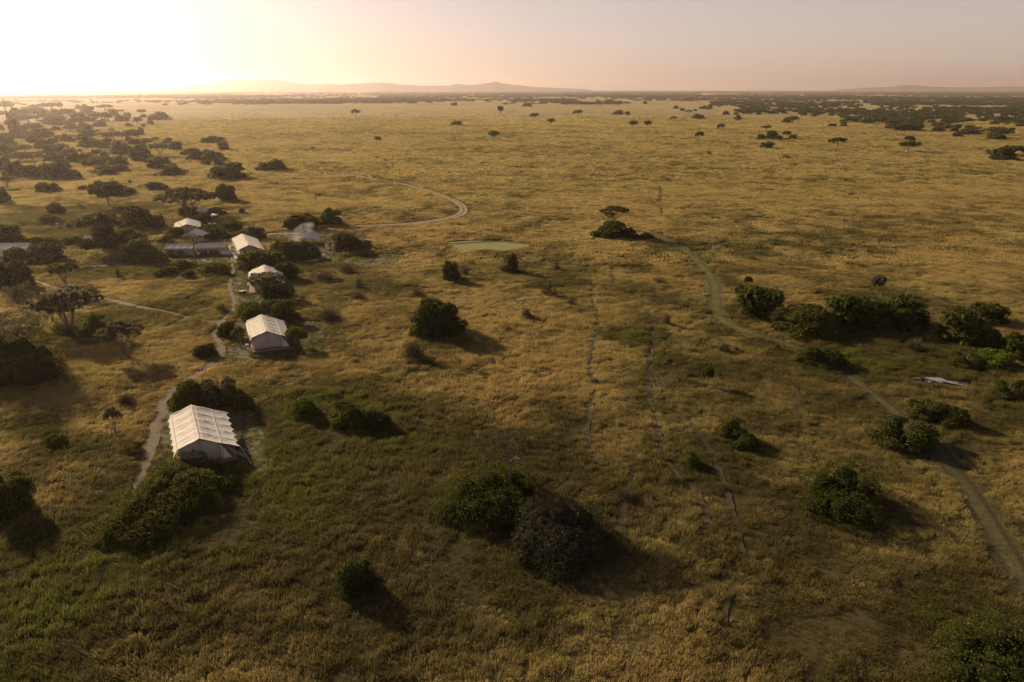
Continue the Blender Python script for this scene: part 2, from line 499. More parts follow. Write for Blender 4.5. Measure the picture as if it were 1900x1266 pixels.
LW = [(nm, mt, catmull([G(*p) for p in px] + [G(*px[0])], 6)[:-1], left) for nm, mt, px, left in LAWNS]

def inside(poly, x, y):
    c = np.zeros(len(x), bool); n = len(poly); j = n - 1
    for i in range(n):
        xi, yi = poly[i]; xj, yj = poly[j]
        with np.errstate(divide='ignore', invalid='ignore'):
            c ^= ((yi > y) != (yj > y)) & (x < (xj - xi) * (y - yi) / (yj - yi + 1e-12) + xi)
        j = i
    return c

def cover(x, y):
    """how tall the grass may stand at a point: 1 in the open, less on tracks and lawns"""
    f = np.ones(len(x))
    for nm, mt, pts, w, left in TR:
        x0, y0 = pts.min(0) - 4; x1, y1 = pts.max(0) + 4
        idx = np.where((x > x0) & (x < x1) & (y > y0) & (y < y1))[0]
        if not len(idx): continue
        X = x[idx]; Y = y[idx]; best = np.full(len(idx), 9.0)
        for i in range(len(pts) - 1):
            a = pts[i]; b = pts[i + 1]; ab = b - a; l2 = ab @ ab + 1e-9
            t = np.clip(((X - a[0]) * ab[0] + (Y - a[1]) * ab[1]) / l2, 0, 1)
            dd = np.hypot(X - a[0] - t * ab[0], Y - a[1] - t * ab[1]) / (0.5 * (w[i] + w[i + 1]) / 2)
            best = np.minimum(best, dd)
        wob = 0.35 * (vnoise(X / 1.3, Y / 1.3, 91) - 0.5)
        # beyond 190 m the tufts are broader clumps, so they stand further back from the edge
        best = best / (1 + smooth(185, 260, np.hypot(X, Y)) * (1.0 if nm != 'game_trail' else .8))
        if nm == 'game_trail': left_ = left * .5 + 0.3 * smooth(.54, .68, fbm(X / 6, Y / 6, 93, 2)); left_ = np.minimum(left_ + 0.22 * smooth(100, 80, Y), 1)
        else: left_ = left
        f[idx] = np.minimum(f[idx], left_ + (1 - left_) * smooth(0.55, 1.35, best + 2.6 * wob))
    for nm, mt, poly, left in LW:
        idx = np.where((x > poly[:, 0].min()) & (x < poly[:, 0].max()) & (y > poly[:, 1].min()) & (y < poly[:, 1].max()))[0]
        if not len(idx): continue
        ins = inside(poly, x[idx] + 3.0 * (fbm(x[idx] / 4, y[idx] / 4, 101, 2) - .5), y[idx] + 3.0 * (fbm(x[idx] / 4, y[idx] / 4, 103, 2) - .5))
        f[idx[ins]] = np.minimum(f[idx[ins]], left + (.18 if mt != 'mown_light' else -.05))
    return f

# lush green patches seen in the grass: pixel, radius x and y in pixels, strength
LUSH = [(640,752,110,30,.5),(700,790,60,22,.35),(560,775,50,20,.35),(1175,622,55,12,.75),(1045,528,55,9,.5),(90,815,60,35,.35),(120,1110,120,60,.2),
        (60,1150,50,30,.12),(700,1250,90,40,.25),(1050,1130,80,60,.25),(1690,1150,90,60,.3),(830,640,110,22,.35),(520,610,130,35,.25),
        (600,440,90,14,.35),(480,520,60,30,.25),(160,610,90,26,.4),(300,570,110,20,.2),(110,410,120,22,.35),(240,385,90,8,.35),(300,500,120,12,.35),
        (640,490,50,14,.4),(740,535,60,14,.3),(1390,575,50,22,.3),(1590,640,90,20,.2),(1250,460,70,12,.3),(1700,690,200,40,.22),(1480,670,30,10,.4),
        (1230,450,60,12,.3),(1300,640,30,10,.15),(440,480,160,20,.2),(160,440,200,30,.15),(60,680,150,40,.25),(1080,1010,140,60,.2)]
def fields(x, y):
    px, py = to_px(x, y)
    r = np.hypot(x, y)
    g = 0.33 + (0.75 - 0.42 * smooth(150, 420, r)) * (fbm(x / 38, y / 38, 11, 3) - 0.5) + 0.65 * (fbm(x / 7, y / 7, 23, 3) - 0.5) * smooth(1500, 300, r)
    g = g + 0.27 * smooth(135, 62, r) + 0.14 * smooth(20, 110, x) * smooth(420, 150, r)  # near grass is olive; the extra darkening paints foreground shade into its colour
    g = g + 0.10 * smooth(-10, -70, x) * smooth(330, 200, y) + 0.16 * (fbm(x / 240, y / 160, 5, 3) - 0.5) * smooth(250, 700, r)
    for cx, cy_, rx, ry, s in LUSH:
        q = ((px - cx) / rx) ** 2 + ((py - cy_) / ry) ** 2
        g = g + np.where(y > 20, s * np.exp(-q * 0.9), 0)
    d = np.clip(0.5 + 1.7 * (fbm(x / 26 + 9, y / 26, 41, 3) - 0.5) + 0.8 * (fbm(x / 3.5, y / 3.5, 47, 2) - 0.5) * smooth(900, 200, r), 0, 1)
    d = d * (0.35 + 0.5 * smooth(600, 250, r))
    return np.clip(g, 0, 1), d

# ---------------------------------------------------------------- ground
ys = np.concatenate([-np.geomspace(3800, 24, 26), np.arange(20, 330, 1.6), np.geomspace(330, 21500, 130)])
xp = np.concatenate([np.arange(0, 250, 2.0), np.geomspace(250, 21500, 70)])
xs = np.concatenate([-xp[:0:-1], xp])
XX, YY = np.meshgrid(xs, ys)
gx, gy = XX.ravel(), YY.ravel()
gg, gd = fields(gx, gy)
far = smooth(330, 1100, np.hypot(gx, gy))
nx, ny = len(xs), len(ys)
ii = (np.arange(ny - 1)[:, None] * nx + np.arange(nx - 1)[None, :]).ravel()
quads = np.stack([ii, ii + 1, ii + 1 + nx, ii + nx], 1)
me = mesh_np('ground', np.stack([gx, gy, hz(gx, gy)], 1), quads=quads, attrs={'green': gg, 'dry': gd, 'far': far}, mats=[M['ground']], smooth_=True)
ground = link('ground', me); ground['kind'] = 'structure'

for k, (nm, mt, pts, w, left) in enumerate(TR):
    # sheets lie a few centimetres above the soil; crossing sheets sit at different heights
    t = np.gradient(pts, axis=0); t /= np.linalg.norm(t, axis=1)[:, None] + 1e-9
    nrm = np.stack([-t[:, 1], t[:, 0]], 1)
    V = []; SD = []
    nc = 7
    for i in range(len(pts)):
        for c in range(nc):
            s = (c / (nc - 1) - 0.5) * w[i] * (0.95 if nm == 'game_trail' else 1.1)
            if c in (0, nc - 1): s *= 1 + (0.9 if nm == 'game_trail' else 0.4) * (random.random() - 0.5)
            V.append((*(pts[i] + nrm[i] * s), 0)); SD.append((c / (nc - 1) - 0.5) * 2)
    V = np.array(V); V[:, 2] = hz(V[:, 0], V[:, 1]) + 0.05 + 0.004 * (k + 1)
    i0 = (np.arange(len(pts) - 1)[:, None] * nc + np.arange(nc - 1)[None, :]).ravel()
    me = mesh_np(nm, V, quads=np.stack([i0, i0 + 1, i0 + nc + 1, i0 + nc], 1), attrs={'side': SD}, mats=[M[mt]], smooth_=True)
    o = link(nm, me); o['kind'] = 'structure'
for k, (nm, mt, poly, left) in enumerate(LW):
    c = poly.mean(0); rings = 8; n = len(poly)
    V = [(c[0], c[1], 0)]
    for r_ in range(1, rings + 1):
        for p in poly: V.append((*(c + (p - c) * .95 * r_ / rings), 0))
    V = np.array(V); V[:, 2] = hz(V[:, 0], V[:, 1]) + 0.015 + 0.004 * k
    T3 = [(0, 1 + i, 1 + (i + 1) % n) for i in range(n)]
    Q = [(1 + r_ * n + i, 1 + (r_ + 1) * n + i, 1 + (r_ + 1) * n + (i + 1) % n, 1 + r_ * n + (i + 1) % n) for r_ in range(rings - 1) for i in range(n)]
    me = mesh_np(nm, V, quads=np.array(Q), tris=np.array(T3), mats=[M[mt]], smooth_=True)
    o = link(nm, me); o['kind'] = 'structure'

# ---------------------------------------------------------------- hills on the horizon
def hills(name, Y0, prof, half, seed):
    pxs = np.array([p[0] for p in prof], float); pys = np.array([p[1] for p in prof], float)
    n = 260; px = np.linspace(pxs[0], pxs[-1], n)
    top = np.interp(px, pxs, pys)
    scale = CP * CP / F_PX * Y0
    X = (px - CX) / F_PX * Y0 * CP
    H = np.maximum(CAM_H + (HORIZON - top) * scale, 0) + 10 * (fbm(px / 9, px * 0, seed, 3) - 0.5)
    H = H * smooth(0, 0.03, np.linspace(0, 1, n)) * smooth(1, 0.97, np.linspace(0, 1, n))
    m = 26; V = []
    for j in range(m):
        t = j / (m - 1) * 2 - 1
        b = np.cos(t * math.pi / 2) ** 1.6
        rough = 0.65 + 0.7 * fbm(X / 900, np.full(n, t * 3.0), seed + 5, 4) if abs(t) > 0.02 else 1.0
        z = H * np.minimum(b * (rough if abs(t) > .1 else 1.0), 1.0) - 3
        V.append(np.stack([X * (1 + t * half / Y0), np.full(n, Y0 + t * half), z], 1))
    V = np.concatenate(V)
    i0 = (np.arange(m - 1)[:, None] * n + np.arange(n - 1)[None, :]).ravel()
    o = link(name, mesh_np(name, V, quads=np.stack([i0, i0 + 1, i0 + n + 1, i0 + n], 1), mats=[M['hill']], smooth_=True))
    o['kind'] = 'structure'
hills('hills', 13000, [(270,168),(300,164),(330,160),(380,155),(415,150),(450,148),(520,148),(545,153),(572,157),(605,155),(640,157),(660,161),(700,164)], 1500, 3)
hills('hills', 12000, [(560,168),(600,160),(645,156),(690,153.5),(715,153),(740,156),(780,159),(830,158.5),(852,155.5),(868,158),(892,156),(912,152.5),(920,151),(932,155),(965,158.5),(1000,162),(1060,164),(1110,167)], 1200, 17)
hills('hills', 14500, [(1540,167),(1600,163),(1655,161),(1675,157.5),(1700,158),(1730,161),(1800,162),(1850,161),(1885,160.5),(1930,163),(2000,166)], 900, 29)

# ---------------------------------------------------------------- haze over the plain
def haze():
    m, nt, out = mat("haze")
    v = nt.nodes.new("ShaderNodeVolumePrincipled")
    v.inputs['Color'].default_value = (1.0, 0.86, 0.80, 1)
    v.inputs['Density'].default_value = HAZE_DENSITY
    v.inputs['Anisotropy'].default_value = 0.78
    nt.links.new(v.outputs[0], out.inputs['Volume'])
    m.cycles.homogeneous_volume = True
    b = MB().box((0, 10000, 167), (46000, 29000, 346))
    o = b.build('haze', m); o['kind'] = 'stuff'
HAZE_DENSITY = 0.00008
haze()

# ---------------------------------------------------------------- scattering (grass, far woodland): geometry nodes, one object each
def scatter(name, x, y, z, rotz, scl, idx, protos, attrs):
    n = len(x)
    me = bpy.data.meshes.new(name)
    me.vertices.add(n); me.vertices.foreach_set('co', np.stack([x, y, z], 1).astype(np.float32).ravel())
    a = me.attributes.new('rot', 'FLOAT_VECTOR', 'POINT'); a.data.foreach_set('vector', np.stack([rotz * 0, rotz * 0, rotz], 1).astype(np.float32).ravel())
    a = me.attributes.new('scl', 'FLOAT_VECTOR', 'POINT'); a.data.foreach_set('vector', scl.astype(np.float32).ravel())
    a = me.attributes.new('pick', 'INT', 'POINT'); a.data.foreach_set('value', idx.astype(np.int32))
    for k, v in attrs.items():
        a = me.attributes.new(k, 'FLOAT', 'POINT'); a.data.foreach_set('value', v.astype(np.float32))
    o = link(name, me)
    ng = bpy.data.node_groups.new(name, 'GeometryNodeTree')
    ng.interface.new_socket('Geometry', in_out='INPUT', socket_type='NodeSocketGeometry')
    ng.interface.new_socket('Geometry', in_out='OUTPUT', socket_type='NodeSocketGeometry')
    gi = ng.nodes.new('NodeGroupInput'); go = ng.nodes.new('NodeGroupOutput')
    inst = ng.nodes.new('GeometryNodeInstanceOnPoints')
    join = ng.nodes.new('GeometryNodeJoinGeometry')
    for p in reversed(protos):
        oi = ng.nodes.new('GeometryNodeObjectInfo'); oi.inputs['Object'].default_value = p
        oi.inputs['As Instance'].default_value = True
        ng.links.new(oi.outputs['Geometry'], join.inputs[0])
    def named(nm, ty):
        a = ng.nodes.new('GeometryNodeInputNamedAttribute'); a.data_type = ty; a.inputs['Name'].default_value = nm
        return a.outputs['Attribute']
    ng.links.new(gi.outputs[0], inst.inputs['Points'])
    ng.links.new(join.outputs[0], inst.inputs['Instance'])
    inst.inputs['Pick Instance'].default_value = True
    ng.links.new(named('pick', 'INT'), inst.inputs['Instance Index'])
    ng.links.new(named('rot', 'FLOAT_VECTOR'), inst.inputs['Rotation'])
    ng.links.new(named('scl', 'FLOAT_VECTOR'), inst.inputs['Scale'])
    ng.links.new(inst.outputs[0], go.inputs[0])
    md = o.modifiers.new('scatter', 'NODES'); md.node_group = ng
    o['kind'] = 'stuff'
    return o

def proto(name, me):
    return bpy.data.objects.new(name, me)     # lives only as the source of a scatter, not in the scene

def tuft(seed, blades, rad, h, w, lean):
    r = np.random.default_rng(seed); V = []; T = []; Q = []
    for k in range(blades):
        a = r.uniform(0, 2 * math.pi); q = rad * math.sqrt(r.uniform(0, 1)); bx, by = q * math.cos(a), q * math.sin(a)
        hh = h * r.uniform(0.55, 1.1) * (1 - 0.35 * q / rad); az = a + r.normal(0, 0.6); out = r.uniform(0.1, 0.45) * hh
        dx = out * math.cos(az) + lean * hh * r.uniform(0.5, 1.3); dy = out * math.sin(az)
        wa = r.uniform(0, math.pi); wx, wy = w / 2 * math.cos(wa), w / 2 * math.sin(wa)
        b = len(V)
        V += [(bx - wx, by - wy, -0.05), (bx + wx, by + wy, -0.05), (bx + dx * .4 - wx * 1.1, by + dy * .4 - wy * 1.1, hh * .62), (bx + dx * .4 + wx * 1.1, by + dy * .4 + wy * 1.1, hh * .62), (bx + dx, by + dy, hh * r.uniform(.85, 1.0))]
        Q.append((b, b + 1, b + 3, b + 2)); T.append((b + 2, b + 3, b + 4))
    return mesh_np('grass_tuft', np.array(V), quads=np.array(Q), tris=np.array(T), mats=[M['grass']])

near_protos = [proto('grass_tuft', tuft(k, 44, 0.50, 0.62, 0.024, 0.22 + 0.10 * (k % 3))) for k in range(6)]
far_protos = [proto('grass_tuft', tuft(50 + k, 26, 0.75, 0.62, 0.13, 0.25)) for k in range(4)]

def spread(y0, y1, dens, margin=30):
    x1 = 0.79 * y1 + margin; area = 2 * x1 * (y1 - y0); n = int(area * dens)
    x = rng.uniform(-x1, x1, n); y = rng.uniform(y0, y1, n)
    k = np.abs(x) < 0.79 * y + margin
    return x[k], y[k]

def grass_band(name, y0, y1, dens, protos, size, low=1.0):
    x, y = spread(y0, y1, dens)
    c = cover(x, y)
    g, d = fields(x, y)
    hump = fbm(x / 2.6, y / 1.9, 71, 2); big = fbm(x / 17, y / 17, 77, 2); gap = fbm(x / 5.5, y / 5.5, 79, 2)
    hgt = (0.42 + 1.15 * hump) * (0.55 + 0.9 * big) * (0.8 + 0.5 * g)
    hgt = np.where(gap < 0.30, hgt * 0.45, hgt)
    s = rng.uniform(0.75, 1.25, len(x)) * size
    hz_ = s * hgt * c * low
    s = s * np.clip(hgt * c * 1.5, 0.42, 1.0)
    keep = (c > 0.08) & (hz_ > 0.05) & (rng.uniform(0, 1, len(x)) < smooth(1420, 800, np.hypot(x, y)))
    phi = 2.4 * (fbm(x / 13, y / 13, 83, 2) - 0.5) * 2 - 0.5 + rng.normal(0, 0.6, len(x))
    g = np.clip(g + rng.normal(0, 0.07, len(x)), 0, 1)
    g = np.where(c < 0.5, np.clip(g + 0.25, 0, 1), g)
    k = keep
    scatter(name, x[k], y[k], hz(x[k], y[k]), phi[k], np.stack([s, s, hz_], 1)[k], rng.integers(0, len(protos), len(x))[k], protos, {'green': g[k], 'dry': d[k]})
    return int(k.sum())
GRASS_N = []
GRASS_N.append(grass_band('grass', 36, 100, 4.6, near_protos, 0.95))
GRASS_N.append(grass_band('grass', 100, 190, 4.2, near_protos, 1.15))
GRASS_N.append(grass_band('grass', 190, 380, 1.5, far_protos, 1.25))
GRASS_N.append(grass_band('grass', 380, 720, 0.34, far_protos, 1.9))
GRASS_N.append(grass_band('grass', 720, 1400, 0.075, far_protos, 3.4, .6))
print('grass tufts', GRASS_N)

# ---------------------------------------------------------------- foliage and wood builders
def leaf_cloud(r, C, RD, n, size, low=-0.35, jit=(0.80, 1.06), face=0.55, aspect=0.6):
    """n leaf sized faces over the surfaces of many lobes (C centres, RD radii)"""
    C = np.asarray(C, float); RD = np.asarray(RD, float)
    area = (RD[:, 0] * RD[:, 1] + RD[:, 0] * RD[:, 2] + RD[:, 1] * RD[:, 2]); p = area / area.sum()
    m = int(n * 1.7)
    k = r.choice(len(C), m, p=p)
    d = r.normal(size=(m, 3)); d /= np.linalg.norm(d, axis=1)[:, None]
    ok = d[:, 2] > low; k = k[ok]; d = d[ok]
    q = r.uniform(jit[0], jit[1], len(k))
    P = C[k] + d * RD[k] * q[:, None]
    deep = np.zeros(len(P), bool)
    for c, rd in zip(C, RD):
        deep |= (((P - c) / rd) ** 2).sum(1) < 0.55
    P = P[~deep]; d = d[~deep]; q = q[~deep]
    P = P[P[:, 2] > 0.0]; d = d[:len(P)]; 
    P = P[:n]; d = d[:n]; n = len(P)
    nr = d * face + r.normal(size=(n, 3)) * (1 - face) * 0.8; nr /= np.linalg.norm(nr, axis=1)[:, None]
    u = np.cross(nr, r.normal(size=(n, 3))); u /= np.linalg.norm(u, axis=1)[:, None] + 1e-9
    w = np.cross(nr, u)
    s = size * r.uniform(0.55, 1.35, n)[:, None]
    V = np.stack([P - u * s, P - w * s * aspect + nr * s * .15, P + u * s, P + w * s * aspect + nr * s * .15], 1).reshape(-1, 3)
    V[:, 2] = np.maximum(V[:, 2], 0.0)
    Q = np.arange(4 * n).reshape(n, 4)
    tone = np.repeat(np.clip(r.beta(2, 3, n), 0, 1), 4)
    return V, Q, tone

def sub_lobes(r, C, RD, k=6, f=0.42):
    C2 = [*C]; R2 = [*RD]
    for c, rd in zip(C, RD):
        for _ in range(k):
            d = r.normal(size=3); d[2] = abs(d[2]) * 0.9; d /= np.linalg.norm(d)
            C2.append(np.array(c) + d * np.array(rd) * r.uniform(0.7, 0.98)); R2.append(np.array(rd) * f * r.uniform(0.55, 1.25))
    return C2, R2

def core_mesh(r, C, RD, shrink=0.72):
    """the dark tangle of inner leaves and stems, one rough closed lump per lobe"""
    V = []; T = []
    t = (1 + 5 ** 0.5) / 2
    ico = np.array([(-1, t, 0), (1, t, 0), (-1, -t, 0), (1, -t, 0), (0, -1, t), (0, 1, t), (0, -1, -t), (0, 1, -t), (t, 0, -1), (t, 0, 1), (-t, 0, -1), (-t, 0, 1)], float)
    ico /= np.linalg.norm(ico[0])
    F = [(0, 11, 5), (0, 5, 1), (0, 1, 7), (0, 7, 10), (0, 10, 11), (1, 5, 9), (5, 11, 4), (11, 10, 2), (10, 7, 6), (7, 1, 8), (3, 9, 4), (3, 4, 2), (3, 2, 6), (3, 6, 8), (3, 8, 9), (4, 9, 5), (2, 4, 11), (6, 2, 10), (8, 6, 7), (9, 8, 1)]
    for c, rd in zip(C, RD):
        b = len(V)
        for v in ico:
            p = np.array(c) + v * np.array(rd) * shrink * r.uniform(0.85, 1.1); p[2] = max(p[2], 0.0); V.append(p)
        T += [tuple(b + i for i in f) for f in F]
    return np.array(V), np.array(T)

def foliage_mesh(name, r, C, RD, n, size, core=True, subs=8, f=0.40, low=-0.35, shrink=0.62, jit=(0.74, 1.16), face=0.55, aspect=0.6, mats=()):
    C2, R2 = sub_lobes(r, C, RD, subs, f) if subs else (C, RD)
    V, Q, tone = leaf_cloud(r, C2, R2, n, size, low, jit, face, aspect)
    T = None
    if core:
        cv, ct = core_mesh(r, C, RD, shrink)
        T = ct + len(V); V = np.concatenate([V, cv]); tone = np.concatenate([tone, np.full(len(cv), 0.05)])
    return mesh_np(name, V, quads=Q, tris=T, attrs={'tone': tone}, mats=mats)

def bush_lobes(r, n=9, spiky=0.0, flat=1.0):
    C = []; RD = []; tilt = r.uniform(-.22, .22)
    for k in range(n):
        a = r.uniform(0, 2 * math.pi); q = math.sqrt(r.uniform(0, 1)) * 0.62
        rr = r.uniform(0.20, 0.42)
        z = (0.16 + (1 - q * q * 1.1) * r.uniform(0.15, 0.72 + spiky) + tilt * q * math.cos(a)) * flat
        C.append(np.array((q * math.cos(a), q * math.sin(a), z))); RD.append(np.array((rr, rr, rr * r.uniform(0.75, 1.0))))
    for k in range(6):      # a skirt of low lobes so that the bush stands on the ground
        a = k * 1.05 + r.uniform(0, .6); q = r.uniform(0.48, 0.68); rr = r.uniform(0.24, 0.34)
        C.append(np.array((q * math.cos(a), q * math.sin(a), 0.14))); RD.append(np.array((rr, rr, rr * 0.9)))
    return C, RD

def normalise(me, half=1.0, h=1.0):
    co = np.empty(len(me.vertices) * 3, np.float32); me.vertices.foreach_get('co', co); co = co.reshape(-1, 3)
    mx = np.percentile(np.abs(co[:, :2]), 98.5); mz = np.percentile(co[:, 2], 99.5)
    co[:, :2] *= half / mx; co[:, 2] *= h / mz
    me.vertices.foreach_set('co', co.ravel()); me.update()
    return 1.0 / mx, 1.0 / mz

def stems_bm(r, n, top=0.7, rad=0.025, spread=0.6):
    b = MB()
    for k in range(n):
        a = r.uniform(0, 2 * math.pi); q = r.uniform(0.2, spread)
        p0 = (0.08 * math.cos(a), 0.08 * math.sin(a), -0.02); p1 = (q * .5 * math.cos(a), q * .5 * math.sin(a), top * .5); p2 = (q * math.cos(a), q * math.sin(a), top * r.uniform(.8, 1.1))
        b.tube([p0, p1, p2], [rad, rad * .7, rad * .3], 4, False)
    return b

def twigs_mesh(name, r, n, w, mats, hollow=0.2):
    """bare twigs as thin slivers fanning out of the foot of a thorny shrub"""
    a = r.uniform(0, 2 * math.pi, n); el = r.uniform(0.15, 1.45, n)
    d = np.stack([np.cos(a) * np.cos(el), np.sin(a) * np.cos(el), np.sin(el)], 1)
    l0 = r.uniform(hollow, 0.6, n); l1 = l0 + r.uniform(0.2, 0.45, n)
    off = r.normal(size=(n, 3)) * 0.16
    P0 = d * l0[:, None] + off * .6; P1 = d * l1[:, None] + off * 1.5
    u = np.cross(d, r.normal(size=(n, 3))); u /= np.linalg.norm(u, axis=1)[:, None]
    V = np.stack([P0 - u * w, P0 + u * w, P1], 1).reshape(-1, 3); V[:, 2] = np.maximum(V[:, 2], 0)
    return mesh_np(name, V, tris=np.arange(3 * n).reshape(n, 3), mats=mats)

def limb(b, p0, p1, r0, r1, r, bend=0.12, seg=4, n=6):
    p0 = Vector(p0); p1 = Vector(p1); l = (p1 - p0).length
    o = Vector((r.normal() * bend * l, r.normal() * bend * l, abs(r.normal()) * bend * l * .6))
    pts = [p0.lerp(p1, t) + o * math.sin(math.pi * t) for t in np.linspace(0, 1, seg + 1)]
    b.tube(pts, list(np.linspace(r0, r1, seg + 1)), n, False)
    return pts

LEAVES = {'hi': (12000, 0.040), 'mid': (2600, 0.085), 'lo': (420, 0.19)}
PROTO = {}
def add_proto(key, parts): PROTO.setdefault(key, []).append(parts)
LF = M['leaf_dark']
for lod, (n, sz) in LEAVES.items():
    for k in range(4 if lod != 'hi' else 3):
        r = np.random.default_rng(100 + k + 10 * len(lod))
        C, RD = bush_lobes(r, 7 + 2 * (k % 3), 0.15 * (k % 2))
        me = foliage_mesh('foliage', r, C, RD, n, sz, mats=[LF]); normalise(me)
        sb_ = stems_bm(r, 7, 0.7, 0.03)
        for q_ in range({'hi': 46, 'mid': 22, 'lo': 0}[lod]):      # bare twig ends that stick out of the leaves
            a = r.uniform(0, 6.28); e_ = r.uniform(.25, 1.4); dd = np.array((math.cos(a) * math.cos(e_), math.sin(a) * math.cos(e_), math.sin(e_))); p_ = dd * r.uniform(.55, .75); e2_ = dd * r.uniform(.98, 1.18) + r.normal(size=3) * .06
            sb_.tube([tuple(p_), tuple(e2_)], [.010, .003], 3, False)
        st = sb_.mesh('stems', M['bark'])
        add_proto(('bush', lod), [('foliage', me, 'leaf'), ('stems', st, None)])
        # round crowned tree on a short trunk
        C = []; RD = []
        for j in range(9 + k):
            a = j * 2.4 + r.uniform(-.3, .3); q = 0.68 * math.sqrt((j + .5) / (9 + k)); rr = r.uniform(.26, .38)
            C.append(np.array((q * math.cos(a), q * math.sin(a), 0.78 - 0.34 * q * q + r.uniform(-.06, .05)))); RD.append(np.array((rr, rr, rr * .62)))
        me = foliage_mesh('crown', r, C, RD, int(n * .85), sz * .95, low=-0.8, subs=5, shrink=0.6, jit=(.6, 1.08), mats=[LF]); s1, s2 = normalise(me)
        b = MB(); top = Vector((0, 0, .34)); tk = 1.8 if lod == 'lo' else 1.0; b.tube([(0, 0, -.02), (.02, 0, .15), tuple(top)], [.055 * tk, .042 * tk, .04 * tk], 7, False)
        if lod != 'lo':
            for c in C[:8]: limb(b, top, Vector(c) * .9, .026, .008, r)
        else:
            for c in C[:3]: limb(b, top, Vector(c) * .8, .03, .012, r, seg=1, n=4)
        add_proto(('tree', lod), [('crown', me, 'leaf'), ('trunk', b.mesh('trunk', M['bark']), None)])
        # flat topped acacia
        C = []; RD = []
        for j in range(8 + k):
            a = j * 2.4 + r.uniform(-.3, .3); q = 0.72 * math.sqrt((j + .2) / (8 + k)); rr = r.uniform(.24, .36)
            C.append(np.array((q * math.cos(a), q * math.sin(a), 0.90 - 0.16 * q * q + r.uniform(-.05, .03) - (.14 if (j % 4 == 3) else 0)))); RD.append(np.array((rr, rr, rr * .34)))
        me = foliage_mesh('crown', r, C, RD, int(n * .7), sz * .85, low=-0.9, subs=5, f=.4, shrink=0.55, jit=(.5, 1.1), mats=[LF]); normalise(me)
        b = MB(); top = Vector((r.uniform(-.05, .05), 0, .45)); tk = 2.0 if lod == 'lo' else 1.0; b.tube([(0, 0, -.02), (.03, .02, .2), tuple(top)], [.05 * tk, .036 * tk, .032 * tk], 7, False)
        if lod != 'lo':
            for c in C: limb(b, top, Vector(c) * .93, .020, .006, r)
        else:
            for c in C[:5]: limb(b, top, Vector(c) * .93, .026, .012, r, seg=1, n=4)
        add_proto(('acacia', lod), [('crown', me, 'leaf'), ('trunk', b.mesh('trunk', M['bark']), None)])
        # thin thorny shrub: twigs with a few leaves
        C, RD = bush_lobes(r, 6, 0.2)
        me = foliage_mesh('foliage', r, C, RD, int(n * .45), sz * .75, core=False, low=-.2, jit=(.35, 1.15), face=.2, mats=[LF]); normalise(me)
        tw = twigs_mesh('twigs', r, {'hi': 1500, 'mid': 500, 'lo': 120}[lod], {'hi': .010, 'mid': .016, 'lo': .03}[lod], [M['twig']])
        add_proto(('shrub', lod), [('foliage', me, 'leaf'), ('twigs', tw, None)])
        # open broad tree on several leaning stems
        C = []; RD = []
        for j in range(13):
            a = j * 2.4 + r.uniform(-.4, .4); q = 0.74 * math.sqrt((j + .3) / 13); rr = r.uniform(.2, .3)
            C.append(np.array((q * math.cos(a), q * math.sin(a), 0.80 - 0.30 * q * q + r.uniform(-.07, .06)))); RD.append(np.array((rr, rr, rr * .5)))
        me = foliage_mesh('crown', r, C, RD, int(n * .75), sz * .8, core=False, low=-0.5, subs=4, jit=(.45, 1.1), face=.3, mats=[LF]); normalise(me)
        b = MB()
        for j in range(5):
            a = j * 1.26 + r.uniform(-.3, .3); mid = Vector((.17 * math.cos(a), .17 * math.sin(a), r.uniform(.32, .42)))
            b.tube([(0, 0, -.02), tuple(mid * .45), tuple(mid)], [.04, .03, .022], 6, False)
            for c in C:
                c = Vector(c)
                if (c.xy.normalized() if c.xy.length > .01 else Vector((1, 0))).dot(Vector((math.cos(a), math.sin(a)))) > .62: limb(b, mid, c * .95, .016, .004, r, n=4)
        add_proto(('opentree', lod), [('crown', me, 'leaf'), ('trunk', b.mesh('trunk', M['bark']), None)])

CAT = {'bush': 'bush', 'tree': 'tree', 'acacia': 'tree', 'shrub': 'shrub', 'opentree': 'tree'}
NAME = {'bush': 'bush', 'tree': 'round_tree', 'acacia': 'acacia_tree', 'shrub': 'thorn_shrub', 'opentree': 'open_crowned_tree'}
LEAFMAT = {'d': 'leaf_dark', 'o': 'leaf_olive', 'g': 'leaf_grey', 'b': 'leaf_brown', 'l': 'leaf_bright', 'k': 'leaf_dusk'}
merged = {}
def lo_mesh(kind, v, leaf):
    """distant plants: leaves and wood share one mesh"""
    key = (kind, v, leaf)
    if key not in merged:
        parts = PROTO[(kind, 'lo')][v]
        V = []; polys = []; mi = []; tone = []
        for pi, (nm, me, role) in enumerate(parts):
            b = sum(len(x) for x in V)
            co = np.empty(len(me.vertices) * 3, np.float32); me.vertices.foreach_get('co', co); V.append(co.reshape(-1, 3))
            if 'tone' in me.attributes:
                t = np.empty(len(me.vertices), np.float32); me.attributes['tone'].data.foreach_get('value', t)
            else: t = np.zeros(len(me.vertices), np.float32)
            tone.append(t)
            for p in me.polygons: polys.append([b + i for i in p.vertices]); mi.append(pi)
        me = bpy.data.meshes.new(NAME[kind]); me.from_pydata(np.concatenate(V).tolist(), [], polys); me.update()
        me.polygons.foreach_set('material_index', mi)
        a = me.attributes.new('tone', 'FLOAT', 'POINT'); a.data.foreach_set('value', np.concatenate(tone))
        me.materials.append(M[leaf]); me.materials.append(M['bark'] if kind != 'shrub' else M['twig'])
        merged[key] = me
    return merged[key]

leaf_cache = {}
def leafed(me, leaf):
    k = (me.name, leaf)
    if k not in leaf_cache:
        c = me.copy(); c.materials.clear(); c.materials.append(M[leaf]); leaf_cache[k] = c
    return leaf_cache[k]

